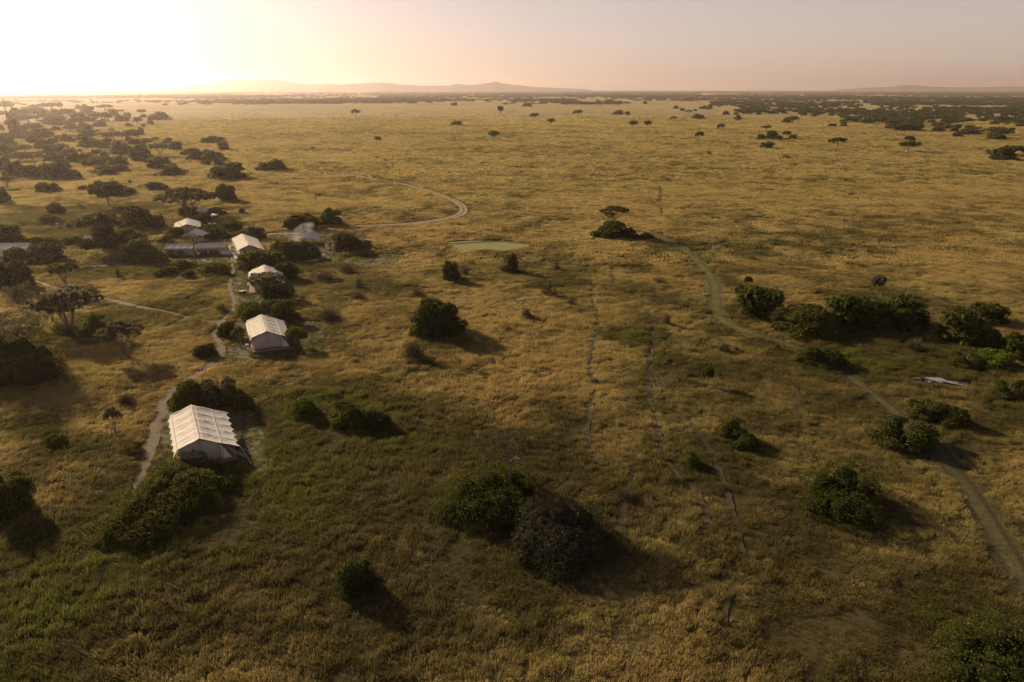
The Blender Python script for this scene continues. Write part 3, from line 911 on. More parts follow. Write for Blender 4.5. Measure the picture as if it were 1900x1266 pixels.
def plant(kind, x, y, wd, h, leaf='d', label=None, group=None, lod=None, rot=None, name=None):
    d = math.hypot(x, y)
    if lod is None: lod = 'hi' if d < 150 else ('mid' if d < 420 else 'lo')
    v = random.randrange(len(PROTO[(kind, lod)])); rot = random.uniform(0, 6.28) if rot is None else rot
    z = hzf(x, y) - 0.02
    nm = name or NAME[kind]
    if lod == 'lo':
        o = link(nm, lo_mesh(kind, v, LEAFMAT[leaf]), loc=(x, y, z), rotz=rot); o.scale = (wd / 2, wd / 2, h)
    else:
        o = empty(nm, (x, y, z), rot); o.scale = (wd / 2, wd / 2, h)
        for pn, me, role in PROTO[(kind, lod)][v]:
            c = link(pn, leafed(me, LEAFMAT[leaf]) if role == 'leaf' else me, parent=o)
            if pn in ('stems', 'twigs'): c['kind'] = 'stuff'
    tag(o, label, CAT[kind], group)
    return o

def px_plant(kind, px, py, wpx, hpx, leaf='d', label=None, group=None, lod=None):
    """a plant whose foot, width and height were measured on the photograph"""
    if kind == 'bush': wpx *= 1.10; hpx *= 1.15
    d = depth(px, py); wd = wpx * d / F_PX; E = math.atan2(CAM_H, d * 0.98)
    foot = G(px, py); dirn = Vector((foot.x, foot.y)).normalized()
    Hm = hpx * d / F_PX
    if kind in ('bush', 'shrub'):
        sh = 0.38 * wd; h = max((Hm - 0.45 * wd * math.sin(E)) / math.cos(E), 0.36 * wd, 0.5)
    else:
        sh = 0.0; h = max((Hm - 0.10 * wd * math.sin(E)) / math.cos(E), 0.4 * wd)
    p = Vector((foot.x, foot.y)) + dirn * sh
    return plant(kind, p.x, p.y, wd, h, leaf, label, group, lod)

# ---------------------------------------------------------------- named plants, measured on the photograph
B, T_, A, S, O_ = 'bush', 'tree', 'acacia', 'shrub', 'opentree'
PLANTS = [
 # around the camp
 (B,404,400,33,13,'d','low dark bush right of the big tree, above the small white canopy'),
 (B,449,397,11,9,'d','tiny dark bush alone in the grass right of the big camp tree'),
 (B,423,374,33,29,'d','upright round dark bush standing alone above and right of the big camp tree'),
 (B,286,425,41,25,'d','dark bush left of the upper cream tent, right of a taller bushy clump'),
 (B,253,425,47,38,'d','tall dark bushy clump with a pointed top left of the upper tent'),
 (B,242,453,50,28,'o','green bush below the pointed clump, above the round pale bush'),
 (B,268,486,60,41,'l','round yellow green bush left of the long grey roofed tents'),
 (B,326,442,30,20,'o','green bush just below the upper tent, left of the hidden hipped tent'),
 (B,306,452,24,15,'o','small green bush between the round pale bush and the long tents'),
 (B,400,445,62,24,'d','wide dark bush behind the right long tent, left of the dining tent'),
 (B,424,431,44,18,'d','dark bush above and left of the dining tent, below the white canopies'),
 (B,380,420,22,20,'d','dark bush tight against the right side of the upper tent'),
 (B,470,447,44,24,'d','dark bush behind the right slope of the dining tent'),
 (B,564,426,62,24,'d','dark spreading bush behind the white peaked marquee, topped with a small mound'),
 (B,614,419,40,29,'d','solid round dark bush right of the spreading bush behind the marquee'),
 (B,654,466,60,33,'b','dark domed bush right of the white chair, with a lobe on its left'),
 (B,530,483,60,33,'o','green bush left of the stone pad, in front of the peaked marquee'),
 (B,570,482,44,29,'o','green bush with pale poles at its edge beside the stone pad'),
 (B,486,502,84,36,'o','large green thicket between the dining tent and the cream tent below it'),
 (B,530,520,40,30,'d','dark bush at the right shoulder of the tent below the dining tent'),
 (O_,497,551,64,44,'g','grey leaved tree spreading in front of the tent below the dining tent'),
 (B,520,552,40,22,'d','dark low bush under the right of the grey leaved tent tree'),
 (B,498,558,18,27,'l','narrow bright green shrub in front of the grey leaved tree'),
 (B,478,596,60,32,'l','yellow green bush behind the left of the middle tent roof'),
 (B,518,602,66,40,'o','large green bush behind the right of the middle tent roof'),
 (B,424,628,33,27,'d','rounded dark bush left of the middle tent, beside the dirt path'),
 (O_,446,645,24,38,'g','thin grey sapling between the round bush and the middle tent'),
 (T_,552,645,36,38,'l','small bright round tree at the right front corner of the middle tent'),
 (B,384,664,35,22,'o','low green bush at the inner bend of the dirt path'),
 (B,355,766,66,56,'o','green domed bush behind the left end of the nearest tent'),
 (B,416,760,74,52,'b','brownish twiggy domed bush behind the ridge of the nearest tent'),
 (B,450,762,36,24,'o','low green bush filling the ground right of the brownish dome'),
 (O_,215,806,28,50,'g','slim grey sapling alone in the grass left of the dirt path'),
 (S,235,752,34,22,'b','low brown shrub above the slim sapling, left of the path'),
 (B,568,780,50,34,'l','yellow green bush in the bright patch right of the nearest tent'),
 (B,648,794,60,42,'o','middle of three green bushes in the bright patch below centre left'),
 (B,702,802,46,34,'d','rightmost dark green bush of the bright patch below centre left'),
 (S,645,508,36,20,'g','grey low shrub right of and below the stone pad'),
 (S,575,506,13,8,'b','very small brown shrub just below the stone pad'),
 (S,603,523,44,20,'b','brown spreading shrub between the stone pad and the twiggy sapling'),
 (S,667,536,16,22,'b','upright twiggy sapling right of the brown spreading shrub'),
 (S,665,558,32,18,'b','brown mounded shrub directly below the twiggy sapling'),
 (S,612,598,50,26,'g','leaning grey shrub right of the middle tent lawn'),
 (S,593,560,16,9,'g','tiny grey shrub right of the lawn beside the grey leaved tree'),
 # low growth beside the camp path
 (B,308,512,40,18,'o','low green bush left of the track above the path fork, leftmost of its row'),
 (B,346,502,40,16,'o','low bush in the row below the long tents, second from the left'),
 (B,350,516,22,14,'d','small dark bush just below the second bush of the row'),
 (B,400,514,46,20,'o','green bush ending the row beside the dirt path'),
 (S,412,580,22,16,'d','small dark shrub in the fork of the two dirt paths'),
 # left side
 (B,16,454,52,35,'d','dark bush behind the grey roofed hut at the left edge'),
 (B,70,456,35,14,'o','low green bush right of the left edge hut, upper of two'),
 (B,104,458,32,17,'o','green bush in the hedge left of the small hidden shed'),
 (B,136,457,36,17,'l','light green bush touching the small hidden shed'),
 (B,168,462,40,16,'o','low green bush below the small hidden shed'),
 (O_,190,460,88,66,'b','brown crowned acacia leaning over the small hidden shed'),
 (B,200,462,42,44,'d','dark ivy like thicket round the trunk of the brown acacia'),
 (B,44,490,46,28,'o','green bush in front of the left edge hut'),
 (B,85,489,64,32,'d','broad dark green bush right of the bush by the left edge hut'),
 (B,27,534,60,46,'d','large dark bush at the left edge, above the grey leaved bush'),
 (S,38,560,48,36,'g','grey leaved bush in front of the large dark left edge bush'),
 (O_,121,527,50,40,'o','small olive tree with open crown above the big grey tree'),
 (S,220,515,12,21,'g','thin upright grey shrub in the grass left of the path row'),
 (O_,132,616,118,84,'g','big grey green tree with many bare forking stems on the left'),
 (O_,99,600,40,46,'g','smaller stem and crown tucked against the left of the big forking tree'),
 (B,179,612,32,28,'l','bright green bush between the big forking tree and the smaller grey tree'),
 (O_,172,643,34,34,'b','little brownish tree below the bright green bush'),
 (O_,232,660,72,64,'g','rounded grey tree with a bare trunk right of the little brownish tree'),
 (T_,203,384,60,48,'o','parasol shaped tree with a single clear trunk in the upper left field'),
 (B,226,364,40,18,'d','dark bush joined to the right of the parasol shaped tree'),
 (S,210,338,10,9,'b','tiny brown shrub behind the top of the parasol shaped tree'),
 (O_,352,404,104,56,'b','huge spreading brown acacia above the upper tent'),
 (B,350,402,34,18,'d','dark thicket under the huge spreading acacia'),
 (B,91,358,38,17,'d','low dark bush in the open grass left of the parasol shaped tree'),
 (B,155,353,19,6,'d','very low flat bush between the dark bush and parasol tree'),
 (B,103,397,32,19,'o','green bush alone in bright grass below the low dark bush'),
 (B,97,416,36,17,'o','green bush beside a small red brown shrub in the left field'),
 (S,111,418,13,12,'b','small red brown shrub beside the green bush in the left field'),
 (S,150,388,12,11,'b','small round brown shrub alone below the parasol shaped tree'),
 (S,137,417,13,9,'d','small dark shrub left of the brown acacia crown'),
 (S,41,419,14,9,'d','small dark shrub in the left field above the left edge bush'),
 (S,63,421,13,8,'g','small grey shrub right of the one above the left edge bush'),
 (O_,14,350,28,24,'g','open grey tree at the left edge above the dark edge bush'),
 (B,4,377,28,27,'d','dark bush cut by the left edge in the upper field'),
 # middle
 (B,838,523,29,34,'d','upright dark oval bush left of centre, beside a small brown shrub'),
 (S,863,511,16,17,'b','small brown shrub right of the upright dark oval bush'),
 (B,945,508,30,34,'o','cone shaped dark green bush upper centre'),
 (S,774,553,28,20,'b','brown tufted shrub on the right end of a yellow green patch'),
 (B,813,630,88,68,'d','largest solid dark green bush in the middle of the photo'),
 (S,768,673,48,44,'b','brown bare twiggy shrub below left of the largest middle bush'),
 (S,1033,503,14,18,'b','small brown shrub below the mown rectangle, to its right'),
 (S,1017,551,30,30,'b','dark brown thorny shrub left of a bright green strip'),
 (S,1058,568,19,15,'d','small dark shrub below right of the dark brown thorny shrub'),
 (S,977,591,21,20,'b','small thorny shrub below left of the dark brown thorny shrub'),
 (S,1222,529,34,14,'d','low wide dark shrub left of the mown track bend'),
 (S,1236,605,16,25,'b','upright dark brown shrub left of the mown track foot'),
 (S,1343,658,28,24,'d','small dark bush beside a bare twig, right of centre'),
 (S,1366,655,13,13,'b','bare twig shrub right of the small dark bush'),
 (S,1441,652,13,18,'d','thin dark sapling at the edge of the mown track'),
 (T_,1312,716,24,36,'d','small dark tree on a pale stem right of the game trails'),
 (S,1105,712,16,8,'b','tiny dry mound where two game trails meet'),
 (S,785,640,16,8,'l','tiny green shrub at the left foot of the largest middle bush'),
 (S,593,366,15,8,'d','small dark shrub alone in the plain above the solid round bush'),
 # the island in the plain
 (B,1128,444,54,28,'d','dark bush round the foot of the island acacia'),
 (B,1168,445,32,19,'d','rounded dark bush right of the island acacia, middle of three'),
 (B,1197,446,26,12,'b','low bush trailing off right of the island acacia, last of three'),
 # right side
 (T_,1387,532,14,20,'d','tiny dark tree standing above the long thicket on the right'),
 (B,1373,546,18,16,'d','small dark bush below the tiny tree above the long thicket'),
 (B,1408,592,84,58,'d','left end bush of the long dark thicket by the mown track'),
 (B,1450,606,50,34,'o','olive bush filling the gap at the left of the long thicket'),
 (B,1494,627,114,54,'o','front rounded bush of the long dark thicket'),
 (B,1570,612,96,64,'d','tall middle bush of the long dark thicket'),
 (B,1616,612,60,34,'o','low bush between the middle and right end of the long thicket'),
 (B,1663,613,88,58,'d','right end bush of the long dark thicket'),
 (T_,1628,544,26,34,'g','small grey tree standing behind the long thicket'),
 (A,1661,563,40,20,'l','pale flat crowned little tree right behind the long thicket'),
 (B,1516,684,72,36,'d','domed dark bush on the mown track below the long thicket'),
 (B,1482,678,30,16,'l','light green bush touching the left of the domed track bush'),
 (S,1693,653,36,26,'b','brown conical shrub right of and below the long thicket'),
 (B,1797,646,94,64,'d','big dark bush near the right edge, front of a pair'),
 (B,1832,604,62,36,'d','dark bush behind the big right edge bush'),
 (S,1760,590,14,12,'g','small grey shrub behind the left of the big right edge bush'),
 (B,1832,650,44,24,'b','reddish brown bush at the foot of the big right edge bush'),
 (B,1886,672,62,46,'d','dark bush cut by the right edge above the puddle'),
 (B,1844,689,62,36,'l','yellow tipped bush left of the bush cut by the right edge'),
 (B,1785,685,54,17,'o','low green bush just above the puddle'),
 (B,1862,744,56,30,'d','dark low bush right of the puddle'),
 (B,1898,748,40,34,'d','dark bush cut by the right edge, right of the puddle'),
 (B,1704,784,52,34,'o','left one of two joined bushes below the puddle'),
 (B,1752,794,60,38,'d','right one of two joined bushes below the puddle'),
 (B,1664,841,100,50,'d','dark sprawling bush left of the mown track, below two joined bushes'),
 (B,1350,818,44,38,'o','left taller half of the dark ragged bush right of the lower game trails'),
 (B,1378,836,50,30,'d','right lower half of the dark ragged bush right of the lower game trails'),
 (S,1369,786,14,12,'b','tiny brown shrub above the dark ragged bush'),
 (B,1279,869,30,24,'l','small green bush between the lower game trails'),
 (S,1160,935,50,16,'b','low dry mound beside the lower left game trail'),
 (B,664,1110,72,62,'d','round very dark bush alone at the bottom left of centre'),
 (B,24,963,80,72,'o','green bush cut by the left edge near the bottom'),
 (B,460,640,14,10,'o','tiny bush at the left foot of the middle tent'),
 (B,110,828,34,20,'l','small yellow green bush in the grass at lower left'),
 # lone trees of the far plain
 (A,660,218,17,15,'d','two tiered acacia alone on the far plain left of centre'),
 (A,917,262,22,19,'d','slender leaning acacia nearest of those on the far plain centre'),
 (T_,929,213,11,16,'d','dark stacked tree on the far plain above the slender acacia'),
 (A,991,225,18,15,'d','flat acacia on the far plain, left of the one with a shaded foot'),
 (A,1023,234,16,14,'d','flat acacia with a dark foot on the far plain centre'),
 (A,1072,218,18,14,'d','flat wide acacia on the far plain right of centre'),
 (T_,1174,237,16,13,'d','left one of a pair of dark round trees on the far plain'),
 (T_,1201,237,14,13,'d','right one of a pair of dark round trees on the far plain'),
 (A,1297,262,15,18,'d','slender acacia on a crooked trunk right of the round pair'),
 (A,1338,244,16,14,'d','small umbrella acacia above and right of the crooked one'),
 (A,1250,225,12,9,'d','small leaning tree above the crooked trunked acacia'),
 (A,1278,212,12,8,'d','small flat tree beside a tiny round one on the far plain'),
 (B,1369,222,14,7,'d','dark bush joined to a little flat tree above the umbrella acacia'),
 (A,1368,227,9,8,'d','little flat tree joined to a dark bush on the plain'),
 (A,1421,245,18,12,'d','umbrella tree just above the dark clump right of centre'),
 (B,1410,260,14,10,'o','rounded olive bush at the left end of the far right clump'),
 (B,1432,259,30,14,'d','dark bush in the far right clump, second from its left'),
 (T_,1444,263,14,12,'d','small tree in front of the far right clump'),
 (T_,1460,255,15,12,'d','round topped tree rising from the far right clump'),
 (B,1471,259,16,8,'d','low bush at the right end of the far right clump'),
 (B,1421,276,25,11,'d','lone low dark dome below the far right clump'),
 (A,1553,273,30,18,'d','broad umbrella acacia right of the lone dark dome'),
 (T_,1687,266,19,14,'d','dark tree standing behind the broad one at far right'),
 (A,1684,282,34,20,'d','broad dark acacia in front of a smaller tree at far right'),
 (A,1470,231,20,15,'b','pinkish thin crowned acacia beside a dark dome'),
 (B,1459,228,14,9,'d','small dark dome left of the pinkish acacia'),
 (B,1347,213,12,6,'d','tiny dark dome alone before the far woodland'),
 (B,1545,235,14,5,'d','low left mound of two on the plain before the right woodland'),
 (B,1564,235,12,8,'d','taller right mound of two on the plain before the right woodland'),
 (B,1296,221,22,6,'d','dark oblong clump above the small leaning tree'),
 (T_,1164,218,9,11,'d','square dark tree right of a low clump on the far plain'),
 (B,1147,213,20,7,'d','low clump left of the square dark tree on the far plain'),
 (B,1197,193,7,5,'d','tiny round bush near the far woodland, centre right'),
 (B,1254,202,9,5,'d','tiny clump between the small flat tree and the woodland'),
 (B,702,261,12,7,'d','small dark bush alone on the plain above the vehicle track'),
 (B,580,277,8,4,'d','tiny bush on the faint track left of the small dark bush'),
 (B,848,233,20,6,'d','low island of scrub with three tiny trees on the plain'),
 (B,843,196,12,5,'d','small hump near the far woodland left of centre'),
 (B,978,198,16,5,'d','small pair like hump near the far woodland, centre'),
 (A,484,198,13,9,'o','hazy flat acacia just before the far left woodland'),
 (A,385,196,11,8,'o','hazy acacia left of the far left woodland'),
 (A,308,200,10,8,'o','hazy tiny acacia on the bright plain above the long flat hedge'),
 (B,1858,298,44,22,'d','dark clump left part near the right edge of the far plain'),
 (T_,1880,290,40,20,'d','dark rounded trees near the right edge above the dark clump'),
 (A,1843,301,18,10,'d','small flat acacia at the left foot of the right edge clump'),
 (B,1315,287,9,5,'d','tiny shrub on the plain between acacias at right'),
 (B,1456,293,12,4,'d','tiny low shrub below the lone dark dome'),
 (A,1644,242,7,7,'d','tiny tree left of the dark right woodland'),
]
for kind, px, py, w, h, leaf, lab in PLANTS:
    px_plant(kind, px, py, w, h, leaf, lab, 'lone trees and bushes of the far plain' if py < 300 and px > 380 else None)

# big bushes built from their own outlines: lobes given as pixel of the foot, radius and top height in pixels
def big_bush(name, cat, label, lobes, leaf, n, size, seed, core=True, face=0.5, low=-.3, jit=(.8, 1.07)):
    r = np.random.default_rng(seed); C = []; RD = []
    pts = []
    for (px, py, rp, zt) in lobes:
        d = depth(px, py); g_ = G(px, py); rm = rp * d / F_PX; zm = zt * d / F_PX
        pts.append((g_.x, g_.y, rm, zm))
    ox = sum(p[0] for p in pts) / len(pts); oy = sum(p[1] for p in pts) / len(pts); oz = hzf(ox, oy)
    for x, y, rm, zm in pts:
        rz = max(min(rm * .9, zm * .62), .3)
        C.append(np.array((x - ox, y - oy, max(zm - rz, 0.1)))); RD.append(np.array((rm, rm, rz)))
        C.append(np.array((x - ox, y - oy, max((zm - rz) * .4, 0.1)))); RD.append(np.array((rm * 1.05, rm * 1.05, max(rz, .5))))
    me = foliage_mesh('foliage', r, C, RD, n, size, core=core, subs=9, f=.34, face=face, low=low, jit=jit, mats=[M[LEAFMAT[leaf]]])
    o = empty(name, (ox, oy, oz)); link('foliage', me, parent=o)
    b = MB()
    for c in C[::2]:
        for k in range(4):
            e = c + r.normal(size=3) * .35
            limb(b, (c[0] * .85, c[1] * .85, -.05), (e[0], e[1], max(e[2] * 1.05, .3)), .06, .02, r, n=4)
    b.build('stems', M['bark'], o)['kind'] = 'stuff'
    tag(o, label, cat)
    return o
big_bush('bush', 'bush', 'long hedge like thicket trailing down from the front of the nearest tent',
  [(378,884,28,26),(346,886,34,32),(400,896,26,20),(318,905,36,50),(362,920,40,50),(292,930,34,48),(332,948,36,46),(262,958,36,48),(300,978,34,38),(228,985,32,38),(262,1000,34,30),(198,1004,22,16),(410,905,26,22)], 'o', 42000, .105, 11)
big_bush('bush', 'bush', 'twiggy green bush top leaning against the front of the nearest tent', [(346,868,22,36),(366,872,22,36),(388,876,18,26),(334,878,18,26)], 'l', 7000, .10, 12, core=False, jit=(.4, 1.1), face=.2)
big_bush('bush', 'bush', 'wide green bush round the trunk of the flat dry acacia at lower centre',
  [(870,930,40,54),(910,920,44,60),(955,912,38,52),(850,955,34,34),(890,962,44,50),(935,958,44,50),(975,930,26,40),(828,966,20,14),(960,960,26,34)], 'd', 26000, .105, 13)
big_bush('bush', 'bush', 'grey leaved open bush right of the wide green bush at lower centre',
  [(1000,990,40,66),(1045,985,42,66),(1085,985,30,50),(985,1020,34,50),(1030,1035,44,56),(1078,1028,36,46),(1040,1065,30,30),(1100,1010,18,30),(970,1045,16,26)], 'k', 26000, .115, 14, core=True, jit=(.6, 1.18), face=.25)
big_bush('bush', 'bush', 'large dark round bush at lower right, left of the mown track',
  [(1525,920,38,58),(1565,910,44,62),(1600,935,36,50),(1520,950,36,36),(1560,960,44,50),(1595,968,34,40)], 'd', 20000, .105, 15)
big_bush('bush', 'bush', 'almost black bush at the bottom right corner',
  [(1790,1215,50,60),(1850,1205,54,70),(1900,1230,50,60),(1780,1262,50,50),(1840,1280,60,60),(1905,1290,50,50)], 'd', 20000, .10, 16)
big_bush('bush', 'bush', 'huge dark bush under the grey canopy at the left edge',
  [(10,690,40,80),(50,690,44,80),(85,690,34,62),(10,715,44,60),(60,714,44,56),(98,706,24,40)], 'd', 26000, .13, 17)

# the flat dry acacia at lower centre and the grey canopy at the left edge: own crowns
def flat_acacia(label, px, py, crown_px, leaf, n, size, seed, trunk_r, top_h, h_total, thick=.5):
    r = np.random.default_rng(seed); g_ = G(px, py); d = depth(px, py); z = hzf(g_.x, g_.y)
    o = empty('acacia_tree', (g_.x, g_.y, z)); C = []; RD = []
    b = MB(); top = Vector((0.1, 0, top_h))
    b.tube([(0, 0, -.1), (.15, .05, top_h * .5), tuple(top)], [trunk_r, trunk_r * .75, trunk_r * .65], 8, False)
    for (cx, rp, dy, dz) in crown_px:
        C.append(np.array(((cx - px) * d / F_PX, dy, h_total + dz))); rr = rp * d / F_PX; RD.append(np.array((rr, rr, thick)))
        mid = top.lerp(Vector(C[-1]), .5) + Vector((0, 0, -.3))
        limb(b, top, mid, trunk_r * .42, trunk_r * .25, r); 
        for q in range(5):
            e = Vector(C[-1]) + Vector((r.normal() * rr * .55, r.normal() * rr * .55, r.uniform(0, .3)))
            limb(b, mid, e, trunk_r * .2, .02, r, n=4)
    me = foliage_mesh('crown', r, C, RD, n, size, core=False, subs=6, f=.35, low=-1, jit=(.2, 1.08), face=.3, mats=[M[LEAFMAT[leaf]]])
    link('crown', me, parent=o); b.build('trunk', M['bark'], o)
    tag(o, label, 'tree'); return o
flat_acacia('thin flat topped dry acacia above the wide green bush at lower centre', 944, 925,
  [(900,22,0,0),(925,26,1.6,.3),(950,28,-.6,.4),(975,26,1.2,.2),(1000,20,0,-.2),(940,26,-2.0,.1),(912,20,-1.6,-.1),(985,22,-1.6,0)], 'b', 15000, .085, 21, .20, 4.6, 7.6, thick=.35)
flat_acacia('broad grey crowned tree at the left edge above the huge dark bush', 42, 690,
  [(5,26,0,0),(35,30,2,.5),(65,28,0,.2),(85,20,-1,-.6),(20,28,-2.5,.1),(50,28,-3,.2),(30,26,4,.3),(70,20,3,-.1)], 'g', 16000, .12, 22, .3, 4.2, 8.8, thick=.9)
flat_acacia('flat topped acacia rising out of the dark bushes right of centre', 1138, 437,
  [(1122,10,0,-.6),(1134,12,1.2,.2),(1146,12,-.8,.3),(1157,8,.6,-.5),(1128,9,-1.8,-1.4),(1149,9,1.8,-.2),(1139,10,0,.5)], 'd', 6500, .20, 24, .26, 5.2, 8.6, thick=.75)
flat_acacia('very wide reddish brown acacia above dark bushes at upper left', 68, 322,
  [(35,15,0,-1),(50,17,4,-.2),(66,18,0,.3),(84,17,4,0),(100,14,0,-.8),(58,16,-5,-.2),(78,16,-5,-.1),(68,16,9,.2)], 'b', 9000, .28, 23, .5, 6.0, 10.5, thick=1.3)
for (q, wh) in [((30,329,32,26),'first'),((62,331,44,22),'second'),((95,333,42,28),'third'),((118,331,40,30),'fourth'),((140,333,22,16),'fifth')]:
    px_plant(B, *q, 'd', 'dark bush beneath the very wide reddish acacia, ' + wh + ' from the left', 'dark bushes beneath the reddish acacia')

# the hazy grove at the upper left: every tree and bush its own object
GROVE = [(10,206,27,14),(44,207,9,6),(64,206,23,7),(97,205,30,10),(146,203,11,6),(158,207,13,9),(5,220,11,11),(28,224,20,16),(43,215,15,8),(63,218,32,13),(83,217,19,10),
 (104,220,23,12),(125,220,23,14),(149,226,28,13),(167,212,15,10),(190,226,35,14),(166,226,19,6),(210,214,15,8),(225,210,11,5),(228,226,19,8),(236,220,11,8),(54,229,33,11),(92,231,16,9),
 (109,233,23,11),(140,233,20,11),(130,237,15,9),(155,239,13,9),(196,228,15,6),(186,236,21,9),(30,245,22,18),(64,246,30,14),(42,246,14,8),(105,243,15,6),(133,245,23,8),(164,254,21,15),
 (150,246,11,8),(212,261,32,13),(181,246,8,4),(239,264,10,9),(11,260,28,11),(38,258,25,11),(76,257,35,14),(91,257,23,11),(126,264,19,11),(152,261,15,9),(140,258,10,6),(109,260,15,6),
 (11,271,28,15),(68,274,23,16),(30,279,11,8),(91,277,32,14),(114,279,16,10),(169,275,34,16),(201,271,19,11),(195,279,18,6),(149,283,6,5),(10,291,33,19),(47,284,23,13),(99,285,33,10),
 (118,291,15,8),(180,291,16,11),(195,296,14,11),(228,288,32,19),(38,301,38,15),(101,300,28,11),(152,303,38,11),(190,308,33,15),(222,308,30,13),(6,318,29,19),(177,318,33,19),(197,325,33,10),(222,320,28,11),
 (263,212,13,7),(266,218,11,4),(280,232,8,10),(257,231,14,11),(240,236,12,5),(225,225,18,8),(247,263,23,18),(261,252,13,11),(252,270,21,9),(273,270,21,11),(312,267,16,8),(327,279,20,12),
 (343,292,13,9),(407,308,14,12),(382,307,16,7),(289,329,9,6),(242,341,5,5),(415,279,16,12)]
G_TREES = [(196,206,29,9,A,'o'),(207,246,13,14,S,'b'),(5,251,11,20,T_,'o'),(188,257,14,11,A,'o'),(48,264,13,13,T_,'o'),(133,295,28,21,T_,'g'),(268,240,8,10,T_,'o'),(289,263,12,9,T_,'o'),(22,238,22,12,A,'o'),(80,232,18,10,A,'o')]
BIG_G = [(B,297,223,37,6,'o','long flat hedge like strip at the edge of the hazy grove'),(B,265,299,38,26,'d','rounded solid bush at the right of the grove, left of a grey one'),
 (O_,298,291,34,26,'g','pale grey rounded tree right of the solid grove bush'),(B,298,313,50,18,'d','long dark bush in front of the grove below the grey rounded tree'),
 (B,320,326,46,14,'o','low olive bush below the long dark bush in front of the grove'),(B,390,266,30,11,'d','low jagged bush out on the plain, left part'),(B,408,266,24,10,'d','low jagged bush out on the plain, right part'),
 (B,370,298,44,20,'d','left half of the dark double clump on the plain edge'),(B,398,300,40,18,'d','right half of the dark double clump on the plain edge'),
 (B,425,334,62,28,'d','dark steep sided bush between the grove and the paired bush'),(B,494,318,36,16,'d','left half of the dark paired bush on the plain'),(B,516,317,30,19,'d','taller right half of the dark paired bush on the plain'),
 (B,293,353,36,11,'d','low dark bush above and left of the huge spreading acacia')]
ORD = ['first','second','third','fourth','fifth','sixth','seventh','eighth','ninth','tenth','eleventh','twelfth','thirteenth','fourteenth','fifteenth','sixteenth','seventeenth','eighteenth','nineteenth','twentieth']
g_rows = {}
for i, (px, py, w, h) in enumerate(GROVE): g_rows.setdefault(int((py - 200) // 13), []).append((px, i))
g_name = {}
for rk, row in enumerate(sorted(g_rows)):
    for q, (px, i) in enumerate(sorted(g_rows[row])):
        w = GROVE[i][2]; size = 'small' if w < 13 else ('mid sized' if w < 24 else 'wide')
        g_name[i] = (size, ORD[min(q, 19)], ORD[min(rk, 19)])
for i, (px, py, w, h) in enumerate(GROVE):
    kind = B if i % 3 else T_; size, o1, o2 = g_name[i]
    px_plant(kind, px, py, w * 1.2, h * 1.25, 'o' if i % 4 else 'd', f"{size} hazy {'bush' if kind == B else 'tree'}, {o1} from left in the backlit grove's {o2} row from the back", 'bushes of the backlit grove' if kind == B else 'trees of the backlit grove')
for px, py, w, h, kind, leaf in G_TREES:
    lab = {A: 'hazy flat topped tree in the backlit grove at upper left', S: 'bare brown leafless tree in the backlit grove', T_: 'hazy upright tree with a visible trunk in the backlit grove'}[kind]
    px_plant(kind, px, py, w, h, leaf, lab, 'standing trees of the backlit grove' if kind != S else None)
for kind, px, py, w, h, leaf, lab in BIG_G: px_plant(kind, px, py, w, h, leaf, lab)

# ---------------------------------------------------------------- the far woodland: bands of trees, thinning out
BANDS = [ # x0, x1, top and bottom foot rows, share of the ground covered
 (1300,1325,199,205,.8),(1320,1420,191,198,.7),(1366,1426,200,213,.85),(1428,1550,203,211,.75),(1485,1552,205,216,.95),(1553,1602,205,219,.95),(1564,1600,221,227,.9),(1320,1453,189,198,.8),(1440,1610,190,202,.8),
 (1600,1642,219,231,.9),(1600,1660,208,218,.9),(1645,1715,212,243,.95),(1690,1780,211,226,.9),(1728,1785,228,245,.8),(1772,1826,243,255,.9),(1836,1878,245,260,.9),(1820,1905,222,250,.75),(1780,1905,207,230,.6),
 (1622,1707,197,207,.8),(1709,1905,201,210,.8),(1600,1905,183,196,.85),(1300,1600,176,188,.7),(1240,1300,184,188,.7),(1600,1905,173,180,.35),
 (1265,1300,203,206,.6),(1180,1240,183,187,.4),(1075,1185,180,184,.6),(1000,1068,184,191,.9),(950,1000,185,190,.85),(860,880,186,188,.8),(880,950,183,187,.5),(786,808,187,191,.9),(755,776,190,193,.9),
 (640,760,186,192,.85),(500,640,186,193,.95),(430,500,187,194,.95),(397,470,186,191,.9),(700,860,182,188,.7),(560,760,175,184,.35),(700,1000,172,182,.75),(1000,1300,171,181,.75),(1100,1300,172,183,.5),
 (380,560,178,186,.25),(230,400,186,190,.3),(0,230,187,191,.4),(10,50,192,195,.7),(60,85,189,191,.7),(106,150,189,191,.7),(270,300,189,191,.5),(330,352,193,195,.7),(370,400,192,194,.7),
 (1108,1140,186,188,.3),(1700,1905,165.5,170,.0)]
fx = []; fy = []; fs = []
